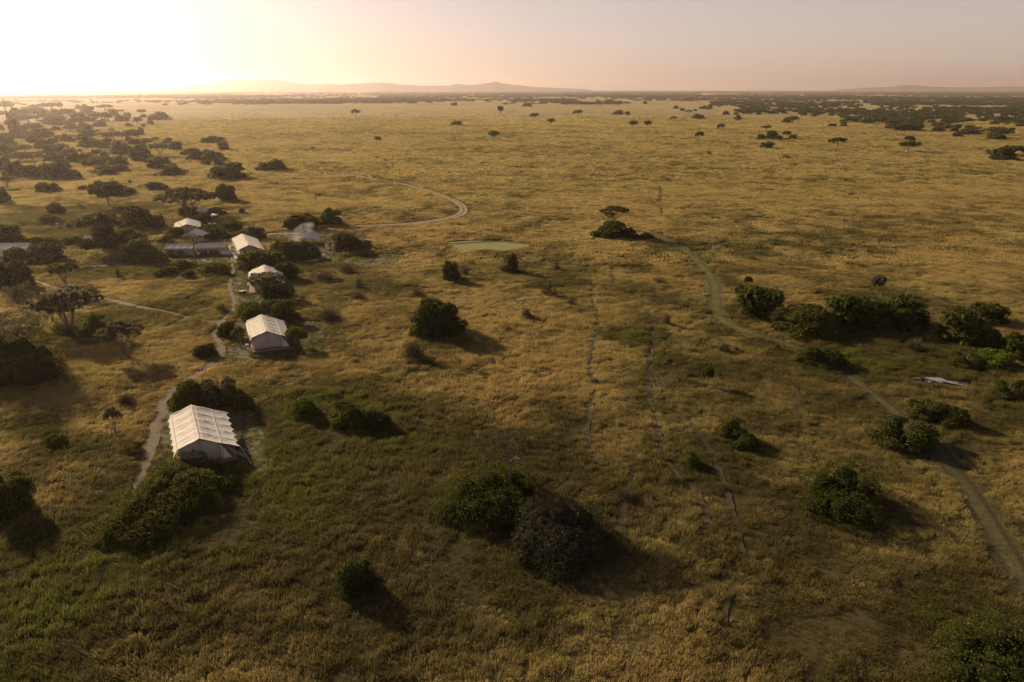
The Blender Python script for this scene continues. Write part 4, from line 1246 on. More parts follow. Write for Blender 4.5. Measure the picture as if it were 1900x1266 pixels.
for x0, x1, t, b_, cov in BANDS:
    if cov <= 0: continue
    n = 0
    y_near = G(0, b_ + 0.01).y; y_far = G(0, t).y
    rows = []
    yy = y_near + 4
    while yy < y_far:
        step = max(8.5, yy * 0.0042) ; rows.append((yy, step)); yy += max(step, yy * (0.020 + 0.11 * (1 - cov)) * float(rng.uniform(.5, 1.5)))
    for yy, step in rows:
        dd = (yy * CP + CAM_H * SP)
        X0, X1 = (x0 - CX) / F_PX * dd, (x1 - CX) / F_PX * dd
        k = max(int((X1 - X0) / step), 1)
        xx = X0 + (np.arange(k) + rng.uniform(0, 1, k)) * step
        yv = yy + rng.uniform(-.5, .5, k) * step
        ex = 1 - np.abs((xx - (X0 + X1) / 2) / ((X1 - X0) / 2 + 1)) ** 4
        den = fbm(xx / 90, yv / 150, 61, 3)
        thr = 1 - cov * (.55 + .45 * ex)
        keep = (den + rng.uniform(-.22, .22, k) > 0.30 + 0.42 * thr) if cov < .9 else (den + rng.uniform(-.25, .25, k) > .33)
        fx += list(xx[keep]); fy += list(yv[keep]); fs += [step] * int(keep.sum())
# scattered scrub all over the distance
kx = []; nK = 26000
Yv = np.exp(rng.uniform(math.log(2300), math.log(17000), nK)); Xv = rng.uniform(-.82, .82, nK) * Yv
dn = fbm(Xv / 900, Yv / 1500, 67, 4) + 0.16 * smooth(-.45, .6, Xv / Yv) - 0.08 + 0.06 * smooth(4000, 9000, Yv)
kk = (dn > .50 + rng.uniform(-.05, .05, nK))
fx += list(Xv[kk]); fy += list(Yv[kk]); fs += list(9 + Yv[kk] * .0022)
fx = np.array(fx); fy = np.array(fy); fs = np.array(fs)
o_ = np.argsort(np.hypot(fx, fy)); fx, fy, fs = fx[o_], fy[o_], fs[o_]
print('far trees', len(fx), 'nearest', np.hypot(fx[0], fy[0]))
WN = 290
for i in range(WN):
    kind = [B, T_, B, B, T_, A][int(rng.integers(0, 6))]
    wd = fs[i] * rng.uniform(1.0, 1.7); h = rng.uniform(3.6, 6.2) if kind == B else rng.uniform(6.0, 9.0)
    plant(kind, fx[i], fy[i], wd, h, 'd' if i % 3 else 'o',
          {B: 'dark dense bush in the far woodland bands before the horizon', T_: 'dark round tree in the far woodland bands before the horizon', A: 'dark flat topped tree in the far woodland bands before the horizon'}[kind],
          {B: 'bushes of the far woodland', T_: 'round trees of the far woodland', A: 'flat topped trees of the far woodland'}[kind])
x, y, s_ = fx[WN:], fy[WN:], fs[WN:]
far_tree_protos = [proto('woodland_tree', lo_mesh(k, v, lf)) for k, v, lf in ((B, 0, 'leaf_dark'), (T_, 0, 'leaf_dark'), (B, 1, 'leaf_olive'), (T_, 1, 'leaf_dark'), (A, 0, 'leaf_dark'))]
idx = rng.choice(5, len(x), p=[.3, .2, .25, .15, .1])
wd = s_ * rng.uniform(.55, .95, len(x)); hh = np.where(idx % 2 == 1, rng.uniform(6, 9, len(x)), rng.uniform(3.5, 6.5, len(x)))
scatter('distant_woodland', x, y, hz(x, y), rng.uniform(0, 6.28, len(x)), np.stack([wd, wd, hh], 1), idx, far_tree_protos, {})
# dark tussocks of scrub scattered thinly over the plain
x, y = spread(300, 1500, 0.0016, 0); g_f = fbm(x / 60, y / 60, 97, 2); k = (g_f > .42) & (cover(x, y) > .9); x, y = x[k], y[k]
sw = rng.uniform(.5, 1.6, len(x)) ** 1.4
scatter('scrub_tussocks', x, y, hz(x, y), rng.uniform(0, 6.28, len(x)), np.stack([sw, sw, sw * .5], 1), rng.integers(0, 2, len(x)), [proto('scrub', lo_mesh(S, 0, 'leaf_olive')), proto('scrub', lo_mesh(B, 2, 'leaf_olive'))], {})
x, y = spread(60, 300, 0.004, 0); k = (cover(x, y) > .9); x, y = x[k], y[k]
sw = rng.uniform(.3, .9, len(x))
scatter('scrub_tussocks', x, y, hz(x, y), rng.uniform(0, 6.28, len(x)), np.stack([sw, sw, sw * .8], 1), rng.integers(0, 2, len(x)), [proto('scrub', leafed(PROTO[(S, 'mid')][0][0][1], 'leaf_olive')), proto('scrub', leafed(PROTO[(S, 'mid')][1][0][1], 'leaf_bright'))], {})

# ---------------------------------------------------------------- safari tents: a big canvas fly over an inner tent on a deck
def safari_tent(label, x, y, th, Lg, wsl, wsr, wel, wer, hr, hsl, hsr, hel, her, bays=5, scallops=7, open_front=False, awning=True, deck=True, curtain=True, big_pole=False, roof=None, group='cream safari tents of the camp', ropes=True):
    root = empty('safari_tent', (x, y, hzf(x, y)), th - math.pi / 2)     # local: x right, y away from the viewer, z up; ridge from y=0 to Lg
    tag(root, label, 'tent', group)
    r = random.Random(int(x * 7 + y)); cv = roof or M['canvas']
    def fly_point(side, t, v, lift=0.0):
        ws, we, hs, he = (wsl, wel, hsl, hel) if side < 0 else (wsr, wer, hsr, her)
        if t <= 1: px = ws * t; pz = hr + (hs - hr) * t
        else: px = ws + (we - ws) * (t - 1); pz = hs + (he - hs) * (t - 1)
        ph = (v * bays) % 1.0
        sag = math.sin(math.pi * ph) ** 1.0 * 0.085 * (math.sin(math.pi * min(t, 1)) * .8 + .2) if t <= 1 else math.sin(math.pi * ph) * 0.085 * (.2 + .8 * math.sin(math.pi * (t - 1)))
        sag += 0.05 * math.sin(v * 61 + t * 9 + side) * math.sin(t * 3.1) + 0.03 * math.sin(v * 139 + t * 4)
        droop = 0.10 * math.sin(math.pi * v)
        if t > 1:
            u = t - 1; sc = math.sin(math.pi * ((v * scallops) % 1.0))
            pull = 0.42 * sc * u * u
            px -= pull * (we - ws) / max(math.hypot(we - ws, hs - he), .1); pz += pull * (hs - he) / max(math.hypot(we - ws, hs - he), .1)
        return (side * px, v * Lg, pz - sag - droop + lift)
    f = MB(); nv = 70
    cols = [(-1, t) for t in (2, 1.93, 1.8, 1.6, 1.3, 1, .75, .5, .25)] + [(1, t) for t in (0, .25, .5, .75, 1, 1.25, 1.5, 1.7, 1.85, 1.95, 2)]
    f.grid([[fly_point(s, t, j / nv) for (s, t) in cols] for j in range(nv + 1)])
    f.build('fly_sheet', cv, root, True, 0.03)
    for (s, t) in ((1, 0), (-1, 1), (1, 1)):
        b = MB(); P = []
        for j in range(nv + 1):
            p = fly_point(s, t, j / nv, .035); P.append([(p[0] - .09, p[1], p[2] - (.03 if t == 0 else -.02 * s)), (p[0], p[1], p[2]), (p[0] + .09, p[1], p[2] - (.03 if t == 0 else .02 * s))])
        b.grid(P); b.build('seam_band', M['canvas_hem'], root, True, 0.015)
    for yv in (0.0, 1.0):     # hems of the two gable ends
        b = MB(); P = [[(p[0], p[1] + d_, p[2] + .03) for d_ in (-.07, .09)] for p in (fly_point(s, t, yv) for (s, t) in cols)]
        b.grid(P); b.build('hem', M['canvas_hem'], root, True, 0.02)
    fz = 0.35 if deck else 0.0
    # inner tent: grey canvas walls and gables, set in from the ends of the fly
    y0, y1 = 0.55, Lg - 0.5; xl, xr = -wsl + .15, wsr - .12; zl, zr = hsl - .25, hsr - .22; zt = hr - .28
    w = MB()
    w.grid([[(xl, y0, fz), (xl, y1, fz)], [(xl, y0, zl), (xl, y1, zl)], [(0, y0, zt - .1), (0, y1, zt - .1)], [(xr, y0, zr), (xr, y1, zr)], [(xr, y0, fz), (xr, y1, fz)]])
    w.quad((xl, y1, fz), (xl, y1, zl), (0, y1, zt - .1), (xr, y1, zr), (xr, y1, fz))
    w.build('inner_wall', M['canvas_grey'], root, False, 0.04)
    if not open_front:
        g = MB(); P = []; nn = 14
        for i in range(nn + 1):
            xx = xl + (xr - xl) * i / nn
            top = zl + (zt - .1 - zl) * (xx - xl) / (0 - xl) if xx < 0 else zt - .1 + (zr - zt + .1) * xx / xr
            row = []
            for j in range(8):
                q = j / 7; sag = .10 * math.sin(math.pi * q) * abs(math.sin(math.pi * (i / nn) * 2)) + .03 * math.sin(i * 2.3 + j)
                row.append((xx, y0 - .06 - sag, fz + .02 + (top - fz - .02) * q))
            P.append(row)
        g.grid(P); g.build('front_panel', M['canvas_grey'], root, True, 0.03)
        z = MB(); z.tube([(0.02, y0 - .26, fz), (0, y0 - .22, zt - .15)], .022, 5); z.build('zip_seam', M['canvas_pale'], root)
        z = MB(); z.box((.12, y0 - .30, zt - .42), (.34, .03, .42), .3); z.build('vent_flap', M['canvas_pale'], root)
    else:
        for xx, ww in ((xl + .5, 1.0), (xr - .5, 1.0)):
            z = MB(); z.box((xx, y0 - .05, (fz + zl) / 2), (ww, .05, zl - fz)); z.build('front_panel', M['canvas_grey'], root)
        z = MB(); z.prism([(xl + 1, zl - .35), (xr - 1, zr - .25), (xr - .9, zr + .05), (0, zt - .12), (xl + .9, zl + .05)], y0 - .08, y0 - .03); z.build('gable_panel', M['canvas_grey'], root)
        for xx in (-.8, .9):
            z = MB(); z.box((xx, y0 - .02, (fz + zl) / 2), (.5, .12, zl - fz)); z.build('tied_curtain', M['canvas_pale'], root)
        z = MB()
        for k in range(3):
            z.box((-.9 + .95 * k, 2.6, fz + .42), (.7, .8, .12)); z.box((-.9 + .95 * k, 2.95, fz + .7), (.7, .12, .6))
        z.build('sofa', M['dark_pole'], root)
    # right side veranda: red brown screen wall, pale stretched curtain
    if awning:
        xs_ = wsr + (wer - wsr) * .55
        z = MB(); z.grid([[(xr + .3, .9, fz), (xr + .3, Lg - 1, fz)], [(xr + .3, .9, zr - .25), (xr + .3, Lg - 1, zr - .25)]]); z.build('screen_wall', M['wood'], root, False, .04)
        if curtain:
            z = MB(); P = []
            for i in range(7):
                u = i / 6; row = []
                for j in range(9):
                    q = j / 8; row.append((xr - .12 + u * (.25 + 1.0 * (1 - q)), .30 + .05 * math.sin(i * 3) - .25 * (1 - q), fz + .03 + (zr - .1 - fz - .12 * u) * q))
                P.append(row)
            z.grid(P); z.build('curtain', M['canvas'], root, True, .03)
    if deck:
        dk = empty('deck', (0, 0, 0)); dk.parent = root
        dx0, dx1 = -wel + .25, wer - .55; n = max(int((dx1 - dx0) / .45), 4); stepx = (dx1 - dx0) / n
        pm = MB().box((0, 0, 0), (stepx - .03, Lg + .3, .08)).mesh('plank', M['wood'])
        for k in range(n):
            link('plank', pm, dk, (dx0 + stepx * (k + .5), Lg / 2 - .35, .31 + r.uniform(-.008, .008)))
        z = MB()
        z.box(((dx0 + dx1) / 2, -.42, .12), (dx1 - dx0 - .1, .08, .30)); z.box((dx0 + .06, Lg / 2 - .3, .12), (.08, Lg + .1, .30)); z.box((dx1 - .06, Lg / 2 - .3, .12), (.08, Lg + .1, .30))
        z.build('skirting', M['wood'], dk)
    # poles under the hems and the ridge
    for xx, yy, zz in [(-wsl, .05, hsl), (wsr, .05, hsr), (0, .05, hr - .1), (-wsl, Lg - .05, hsl), (wsr, Lg - .05, hsr)]:
        z = MB(); z.tube([(xx, yy, 0), (xx, yy, zz - .06)], .045, 7); z.build('pole', M['pole'], root)
    # guy ropes from each point of the scalloped edge down to a peg
    if ropes:
        for k in range(scallops + 1):
            for s in (-1, 1):
                p = fly_point(s, 2, min(max(k / scallops, .002), .998)); out = 1.5 + r.uniform(-.2, .3)
                e = (p[0] + s * out, p[1] + r.uniform(-.2, .2), -.03)
                z = MB(); z.tube([p, e], .016, 4); z.build('guy_rope', M['rope'], root)
                if k % 2 == 0:
                    z = MB(); z.tube([(e[0], e[1], -.05), (e[0] + s * .06, e[1], .16)], .025, 5); z.build('peg', M['dark_pole'], root)
    if big_pole:
        p = fly_point(1, 2, .002)
        z = MB(); z.tube([p, (p[0] + .9, -3.0, -.03)], .05, 7); z.build('front_strut', M['rope'], root)
        z = MB(); z.tube([(wsr + .6, .6, 1.5), (wsr + 2.7, -.2, -.03)], .045, 7); z.build('side_strut', M['rope'], root)
        z = MB(); z.tube([(wsr + .6, 1.1, 1.5), (wsr + 2.7, .3, -.03)], .045, 7); z.build('side_strut', M['rope'], root)
    return root
M['canvas_hem'] = mat_canvas('cream_canvas_hem', (0.80, 0.73, 0.60), (0.86, 0.79, 0.67))
safari_tent('nearest cream safari tent, hedge in front of its gable', -40.91, 79.39, 2.07, 11.49, 2.82, 2.52, 3.41, 4.76, 4.1, 3.11, 2.74, 2.11, 1.7, 5, 6, big_pole=True)
safari_tent('middle cream safari tent with its whole grey gable showing', -46.41, 121.78, 1.99, 11.07, 2.83, 2.72, 3.30, 4.44, 4.01, 3.0, 2.72, 2.18, 1.86, 5, 7)
safari_tent('cream safari tent half hidden by a grey leaved tree', -60.4, 162.0, 1.91, 12.6, 2.83, 2.75, 4.3, 4.5, 4.0, 3.0, 2.75, 2.1, 1.9, 5, 7)
safari_tent('long open fronted dining tent beside the white steps', -77.47, 198.3, 2.03, 18.54, 2.70, 3.39, 3.45, 4.69, 4.05, 2.9, 2.46, 2.5, 1.74, 9, 10, open_front=True, curtain=False)
t5 = safari_tent('upper cream tent with two dark ropes crossing its roof', -110.7, 231.6, 1.977, 12.4, 2.9, 2.9, 4.5, 4.5, 4.0, 3.0, 3.0, 2.4, 2.4, 5, 7, awning=False, deck=False, ropes=False)
for s in (-1, 1):
    z = MB(); z.tube([(s * 1.7, .1, 3.75), (s * 2.6, 6.6, 3.42)], .07, 5); z.build('roof_rope', M['dark_pole'], t5)

def hip_canopy(name, label, cat, px, py, wpx, h_eave, h_top, body=None, depth_f=.9, m='canvas', sides=False, ex=0.0):
    g_ = G(px, py); d = depth(px, py); w = wpx * d / F_PX; dp = w * depth_f
    root = empty(name, (g_.x, g_.y + dp / 2, hzf(g_.x, g_.y)), random.uniform(-.1, .1)); tag(root, label, cat)
    n = 10; P = []
    for j in range(n + 1):
        row = []
        for i in range(n + 1):
            u = i / n * 2 - 1; v = j / n * 2 - 1; q = max(abs(u), abs(v))
            row.append((u * w / 2 * (1 + ex * (abs(u * v))), v * dp / 2, h_eave + (h_top - h_eave) * (1 - q) ** 1.25 + .12 * abs(u * v) * q))
        P.append(row)
    MB().grid(P).build('canopy', M[m], root, False, .03)
    for sx in (-1, 1):
        for sy in (-1, 1):
            MB().tube([(sx * w * .46, sy * dp * .46, 0), (sx * w * .46, sy * dp * .46, h_eave)], .05, 6).build('pole', M['pole'], root)
            MB().tube([(sx * w * .49, sy * dp * .49, h_eave), (sx * w * .66, sy * dp * .66, 0)], .02, 4).build('guy_rope', M['rope'], root)
    if body:
        MB().box((0, 0, h_eave / 2), (w * body, dp * body, h_eave - .1)).build('inner_wall', M['canvas_grey'], root)
    return root
hip_canopy('hipped_tent', 'small hipped tent behind the gap between the two long grey tents', 'tent', 360, 452, 38, 2.6, 4.6, .45)
hip_canopy('peaked_marquee', 'white peaked marquee on the lawn beside the drifting smoke', 'marquee', 572, 454, 38, 2.0, 4.4, None, .95, 'canvas_thin', ex=.12)
hip_canopy('canopy_tent', 'small pale tent behind the trunk of the huge spreading acacia', 'tent', 374, 402, 22, 2.0, 3.4, .6)
def flat_awning(label, px, py, wpx, h):
    g_ = G(px, py); d = depth(px, py); w = wpx * d / F_PX
    root = empty('awning', (g_.x, g_.y + 1.2, hzf(g_.x, g_.y))); tag(root, label, 'awning')
    MB().grid([[(-w / 2, -1.0, h - .35), (-w / 2, 1.0, h + .15)], [(0, -1.0, h - .42), (0, 1.0, h + .05)], [(w / 2, -1.0, h - .35), (w / 2, 1.0, h + .15)]]).build('sheet', M['white_cloth'], root, True, .05)
    for sx in (-1, 1):
        for sy in (-1, 1): MB().tube([(sx * w * .47, sy * .95, 0), (sx * w * .47, sy * .95, h - .1 + sy * .22)], .04, 6).build('pole', M['pole'], root)
    MB().box((0, .9, h * .4), (w * .9, .08, h * .75)).build('back_board', M['dark_pole'], root)
flat_awning('largest small white awning, right of the acacia', 396.5, 409, 13, 2.0)
flat_awning('narrow white awning above the dark bush behind the long tents, left one', 387.5, 424, 7, 1.6)
flat_awning('tiny white awning just right of the narrow one', 396, 424, 4, 1.6)

# the two long grey roofed tents and the hut at the left edge
def long_tent(label, xa, xb, py, py2, deep, he, hr, openings, name='long_tent', fascia=.55, roof='grey_roof', cat='tent', slats=0):
    a = G(xa, py); b = G(xb, py2); w = (b - a).length; ang = math.atan2(b.y - a.y, b.x - a.x)
    root = empty(name, (a.x, a.y, hzf(a.x, a.y)), ang); tag(root, label, cat)
    rf = MB(); n = 24; P = []
    for j, (yy, zz) in enumerate([(-.25, he), (deep * .27, he + (hr - he) * .55), (deep / 2, hr), (deep * .75, he + (hr - he) * .5), (deep + .25, he)]):
        P.append([(-.2 + (w + .4) * i / n, yy, zz - (.05 * math.sin(math.pi * ((i / n * 4) % 1)) if j != 2 else .03 * math.sin(math.pi * i / n))) for i in range(n + 1)])
    rf.grid(P).build('roof', M[roof], root, False, .04)
    MB().box((w / 2, -.26, he - fascia / 2 - .01), (w + .4, .04, fascia)).build('fascia', M['canvas_grey'], root)
    for xx in (0.02, w - .02):
        MB().prism([(0, 0)], 0, 0) if False else None
        g = MB(); g.quad((xx, 0, .02), (xx, deep, .02), (xx, deep, he - .05), (xx, deep / 2, hr - .08), (xx, 0, he - .05)); g.build('gable_panel', M['canvas_grey'], root, False, .04)
    MB().box((w / 2, deep - .05, he / 2), (w - .1, .05, he - .1)).build('back_wall', M['canvas_grey'], root)
    MB().box((w / 2, deep / 2 - .2, .05), (w + .1, deep + .8, .10)).build('floor_boards', M['wood'], root)
    edge = 0.0
    for t0, t1 in openings + [(1, 1)]:
        if t0 - edge > .01: MB().box(((edge + t0) / 2 * w, .04, he / 2), ((t0 - edge) * w, .05, he - .05)).build('front_panel', M['canvas_grey'], root)
        edge = t1
    for k in range(5): MB().tube([(k * w / 4, -.2, 0), (k * w / 4, -.2, he - .02)], .04, 6).build('pole', M['pole'], root)
    return root, w, ang
lt1, w1, a1 = long_tent('left long grey roofed tent with two dark openings', 307, 358.5, 474, 473.5, 3.6, 2.25, 3.25, [(.14, .32), (.40, .68)])
lt2, w2, a2 = long_tent('right long grey roofed tent with bright things inside', 367.5, 418.5, 472.5, 471.5, 3.6, 2.25, 3.3, [(.03, .36), (.42, .56), (.60, .76)])
hut, w3, a3 = long_tent('grey roofed hut cut by the left edge', -60, 21, 489, 488.5, 4.0, 2.4, 3.6, [(.10, .2), (.84, .98)], name='hut', cat='hut')
hut2, w4, a4 = long_tent('second grey roof behind the left edge hut, its gable dark', -60, 52, 478, 477.5, 4.5, 2.6, 3.9, [(.2, .25)], name='hut', cat='hut')
long_tent('small shed with a pale grey roof under the brown acacia', 156, 176, 451, 451, 2.6, 1.7, 2.5, [(.3, .6)], name='shed', cat='shed', fascia=.3)

def loc_on(px, py): g_ = G(px, py); return (g_.x, g_.y, hzf(g_.x, g_.y))
def table(label, px, py, w, d, h, mname, chairs=0):
    root = empty('table', loc_on(px, py), .05); tag(root, label, 'table')
    MB().box((0, 0, h), (w, d, .06)).build('table_top', M[mname], root)
    MB().box((0, -d / 2 + .01, h / 2), (w * .98, .03, h * .9)).build('cloth_drop', M[mname], root)
    for sx in (-1, 1):
        for sy in (-1, 1): MB().box((sx * w * .44, sy * d * .4, h / 2), (.06, .06, h)).build('leg', M['pole'], root)
table('white clothed long table in the left opening of the right long tent', 374, 469.5, 2.4, .8, .8, 'white_cloth')
table('second white table further right inside the right long tent', 389, 469.5, 1.2, .8, .8, 'white_cloth')
for k, px in enumerate((366.5, 369.5)):
    root = empty('chair', loc_on(px, 474)); tag(root, 'white chair at the open end of the right long tent, ' + ('left' if k == 0 else 'right') + ' of the two', 'chair')
    MB().box((0, 0, .45), (.45, .45, .05)).build('seat', M['white_cloth'], root); MB().box((0, .22, .75), (.45, .04, .6)).build('backrest', M['white_cloth'], root)
    for sx in (-1, 1):
        for sy in (-1, 1): MB().box((sx * .2, sy * .2, .22), (.04, .04, .44)).build('leg', M['pole'], root)
# low white canvas screen between the long tent and the dining tent
a = G(411, 472.5); b = G(431, 472); sc = empty('canvas_screen', (a.x, a.y, hzf(a.x, a.y)), math.atan2(b.y - a.y, b.x - a.x)); w = (b - a).length
tag(sc, 'low white canvas screen between the right long tent and dining tent', 'screen')
for k in range(2): MB().box((w * (k + .5) / 2, 0, .62), (w / 2 - .06, .05, 1.2)).build('panel', M['canvas'], sc)
for k in range(3): MB().tube([(w * k / 2, 0, 0), (w * k / 2, 0, 1.3)], .04, 6).build('post', M['pole'], sc)
# white ramps and steps along the left of the dining tent
for (x0, y0, x1, y1, wd_, lab) in ((427, 458, 436, 470, 1.6, 'white ramp beside the dining tent, upper one'), (435, 470, 441, 481, 1.4, 'white railed ramp at the front left corner of the dining tent')):
    p, q = G(x0, y0), G(x1, y1); ln = (q - p).length; ang = math.atan2(q.y - p.y, q.x - p.x)
    rt = empty('ramp', (p.x, p.y, hzf(p.x, p.y)), ang); tag(rt, lab, 'ramp')
    n = int(ln / .8); pm = MB().box((0, 0, 0), (ln / n - .05, wd_, .08)).mesh('plank', M['white_cloth'])
    for k in range(n): link('plank', pm, rt, (ln * (k + .5) / n, 0, .42 - .34 * k / n))
    for s in (-1, 1): MB().tube([(0, s * wd_ / 2, 1.2), (ln, s * wd_ / 2, .9)], .05, 6).build('handrail', M['white_cloth'], rt)
    for s in (-1, 1):
        for k in range(3): MB().tube([(ln * k / 2, s * wd_ / 2, 0), (ln * k / 2, s * wd_ / 2, 1.2 - .15 * k)], .04, 6).build('post', M['white_cloth'], rt)

# fireside: stone pad with two loungers, chair, bench, pale fence posts
pad = MB(); P0 = [G(566, 484), G(584, 486), G(602, 474), G(586, 471)]
c0 = sum(P0, Vector()) / 4; pr = empty('stone_pad', (c0.x, c0.y, hzf(c0.x, c0.y))); tag(pr, 'pale stone pad with two loungers below the peaked marquee', 'paving')
e1 = (P0[1] - P0[0]); e2 = (P0[3] - P0[0])
for i in range(6):
    for j in range(4):
        q = P0[0].lerp(P0[3], (i + .5) / 6).lerp(P0[1].lerp(P0[2], (i + .5) / 6), (j + .5) / 4) - c0
        z = MB(); z.box((0, 0, .05), (e2.length / 6 - .06, e1.length / 4 - .06, .10 + random.uniform(-.02, .02)), math.atan2(e2.y, e2.x)); o = z.build('stone', M['stone'], pr); o.location = (q.x, q.y, 0)
for k, (px, py) in enumerate(((579, 480), (589, 475.5))):
    l = empty('sun_lounger', loc_on(px, py), .9); l.location.z += .1
    tag(l, ('lower left' if k == 0 else 'upper right') + ' white lounger on the stone pad', 'sun lounger', 'loungers on the stone pad')
    MB().box((0, 0, .34), (1.3, .65, .12)).build('mattress', M['white_cloth'], l)
    bk = MB().box((0, 0, 0), (.7, .65, .1)).build('backrest', M['white_cloth'], l); bk.location = (.88, 0, .52); bk.rotation_euler = (0, -.7, 0)
    for sx in (-1, 1):
        for sy in (-1, 1): MB().box((sx * .55, sy * .28, .14), (.06, .06, .28)).build('leg', M['pole'], l)
t = empty('fire_bowl', loc_on(593, 473)); tag(t, 'dark fire bowl at the upper end of the stone pad', 'fire bowl')
MB().tube([(0, 0, .12), (0, 0, .35), (0, 0, .5)], [.3, .55, .7], 12).build('bowl', M['dark_pole'], t); MB().box((0, 0, .08), (.5, .5, .16)).build('base', M['dark_pole'], t)
for k in range(6):
    px = 576 + k * 3.1
    o = MB().tube([(0, 0, 0), (.03, 0, 2.3), (.0, 0, 3.3 - .1 * k)], [.06, .05, .03], 6).build('fence_post', M['rope']); o.location = loc_on(px, 478 - k * 1.2)
    tag(o, 'thin pale post beside the stone pad, ' + ORD[k] + ' from the left', 'post', 'pale posts beside the stone pad')
c_ = empty('director_chair', loc_on(607.5, 460), .4); tag(c_, 'white chair standing on the grass right of the marquee', 'chair')
MB().box((0, 0, .55), (1.0, .9, .10)).build('seat', M['white_cloth'], c_); MB().box((0, .45, 1.0), (1.0, .08, .8)).build('backrest', M['white_cloth'], c_)
for sx in (-1, 1):
    MB().box((sx * .52, 0, .8), (.08, .9, .06)).build('armrest', M['white_cloth'], c_)
    for sy in (-1, 1): MB().box((sx * .45, sy * .4, .27), (.07, .07, .54)).build('leg', M['dark_pole'], c_)
c_ = empty('side_table', loc_on(609.5, 463)); tag(c_, 'small white stool in front of the white chair', 'stool')
MB().box((0, 0, .4), (.6, .6, .08)).build('top', M['white_cloth'], c_)
for sx in (-1, 1):
    for sy in (-1, 1): MB().box((sx * .24, sy * .24, .2), (.05, .05, .4)).build('leg', M['dark_pole'], c_)
c_ = empty('bench', loc_on(620, 461.5), -.05); tag(c_, 'dark low bench right of the white chair', 'bench')
for k in range(3): MB().box((0, -.2 + .2 * k, .48), (2.4, .17, .06)).build('slat', M['dark_pole'], c_)
MB().box((0, .3, .75), (2.4, .05, .12)).build('back_rail', M['dark_pole'], c_)
for sx in (-1, 1):
    MB().box((sx * 1.1, 0, .24), (.07, .5, .46)).build('leg', M['dark_pole'], c_)
    MB().box((sx * 1.1, .3, .45), (.05, .05, .7)).build('back_post', M['dark_pole'], c_)
# grey box and its post in the field at upper left
c_ = empty('water_tank', loc_on(109, 426)); tag(c_, 'small blue grey tank on legs beside the red brown shrub', 'tank')
M['blue_grey'] = mat_simple('blue_grey_paint', (0.22, 0.25, 0.29), (0.30, 0.33, 0.37), 3)
MB().box((0, 0, 1.5), (1.0, .8, 1.1)).build('tank', M['blue_grey'], c_)
for sx in (-1, 1):
    for sy in (-1, 1): MB().box((sx * .4, sy * .3, .5), (.08, .08, 1.0)).build('leg', M['dark_pole'], c_)
# bent pole frame on the lawn behind the nearest tent, and the dark crates beside the hidden tent
fr = empty('pole_frame', (0, 0, 0)); tag(fr, 'dark bent pole frame lying on the lawn behind the nearest tent', 'frame')
pts = [G(428, 770), G(440, 783.5), G(454, 782.5), G(466, 767)]
fr.location = loc_on(446, 778)
for i in range(3):
    a, b = pts[i] - Vector(fr.location), pts[i + 1] - Vector(fr.location)
    MB().tube([(a.x, a.y, .28), (b.x, b.y, .28)], .06, 6).build('rail', M['dark_pole'], fr)
for i in (0, 1, 2, 3):
    a = pts[i] - Vector(fr.location); MB().tube([(a.x, a.y, -.02), (a.x, a.y, .36)], .07, 6).build('post', M['dark_pole'], fr)
for k, (px, py) in enumerate(((448, 545), (452, 543.5))):
    o = empty('storage_crate', loc_on(px, py), .2); tag(o, ('left' if k == 0 else 'right') + ' dark crate at the left foot of the half hidden tent', 'crate')
    MB().box((0, 0, .3), (.85, .6, .55)).build('box', M['dark_pole'], o); MB().box((0, 0, .61), (.9, .65, .06)).build('lid', M['grey_roof'], o)
# white things under the left side of the middle tent: wash stand and basin
o = empty('wash_stand', loc_on(459, 648), .3); tag(o, 'white wash stand at the left side of the middle tent', 'wash stand')
MB().box((0, 0, .85), (.7, .5, .08)).build('top', M['white_cloth'], o); MB().tube([(0, 0, .9), (0, 0, 1.0)], [.16, .24], 10).build('basin', M['white_cloth'], o)
for sx in (-1, 1):
    for sy in (-1, 1): MB().box((sx * .3, sy * .2, .42), (.05, .05, .84)).build('leg', M['pole'], o)
# bare stub poles standing in the grass
for px, py, h, lab in ((315, 1132, 2.3, 'bare broken pole standing in the dark grass at lower left'), (248, 735, 1.8, 'bare stake above the slim grey sapling'), (571, 422, 5.0, 'thin bare sapling pole behind the spreading bush')):
    o = MB().tube([(0, 0, -.05), (.05, 0, h * .5), (0, .05, h)], [.05, .04, .02], 6).build('stake', M['bark']); o.location = loc_on(px, py); tag(o, lab, 'stake')

# ---------------------------------------------------------------- a tree in front of the gap between the long tents
def sketch_tree(label, px, py, crown, seed):
    g_ = G(px, py); r = np.random.default_rng(seed); o = empty('bare_trunk_tree', (g_.x, g_.y, hzf(g_.x, g_.y))); tag(o, label, 'tree')
    b = MB(); b.tube([(0, 0, -.1), (.1, .1, 1.5), (-.1, 0, 2.8), (.35, 0, 4.0), (.9, 0, 5.0)], [.28, .22, .18, .14, .10], 8, False)
    C = []; RD = []
    for (cx, cz, rr) in crown:
        C.append(np.array((cx, r.uniform(-.8, .8), cz))); RD.append(np.array((rr, rr, rr * .4)))
        limb(b, (.5, 0, 4.2), C[-1], .07, .02, r)
    link('crown', foliage_mesh('crown', r, C, RD, 3000, .12, core=False, low=-1, jit=(.2, 1.1), face=.3, mats=[M['leaf_grey']]), parent=o)
    b.build('trunk', M['bark'], o)
sketch_tree('crooked tree with thin crown between the two long grey tents', 361, 480, [(-1.6, 6.6, 1.5), (0, 7.2, 1.6), (1.6, 6.8, 1.5), (2.6, 6.2, 1.0), (-.6, 6.0, 1.2)], 5)

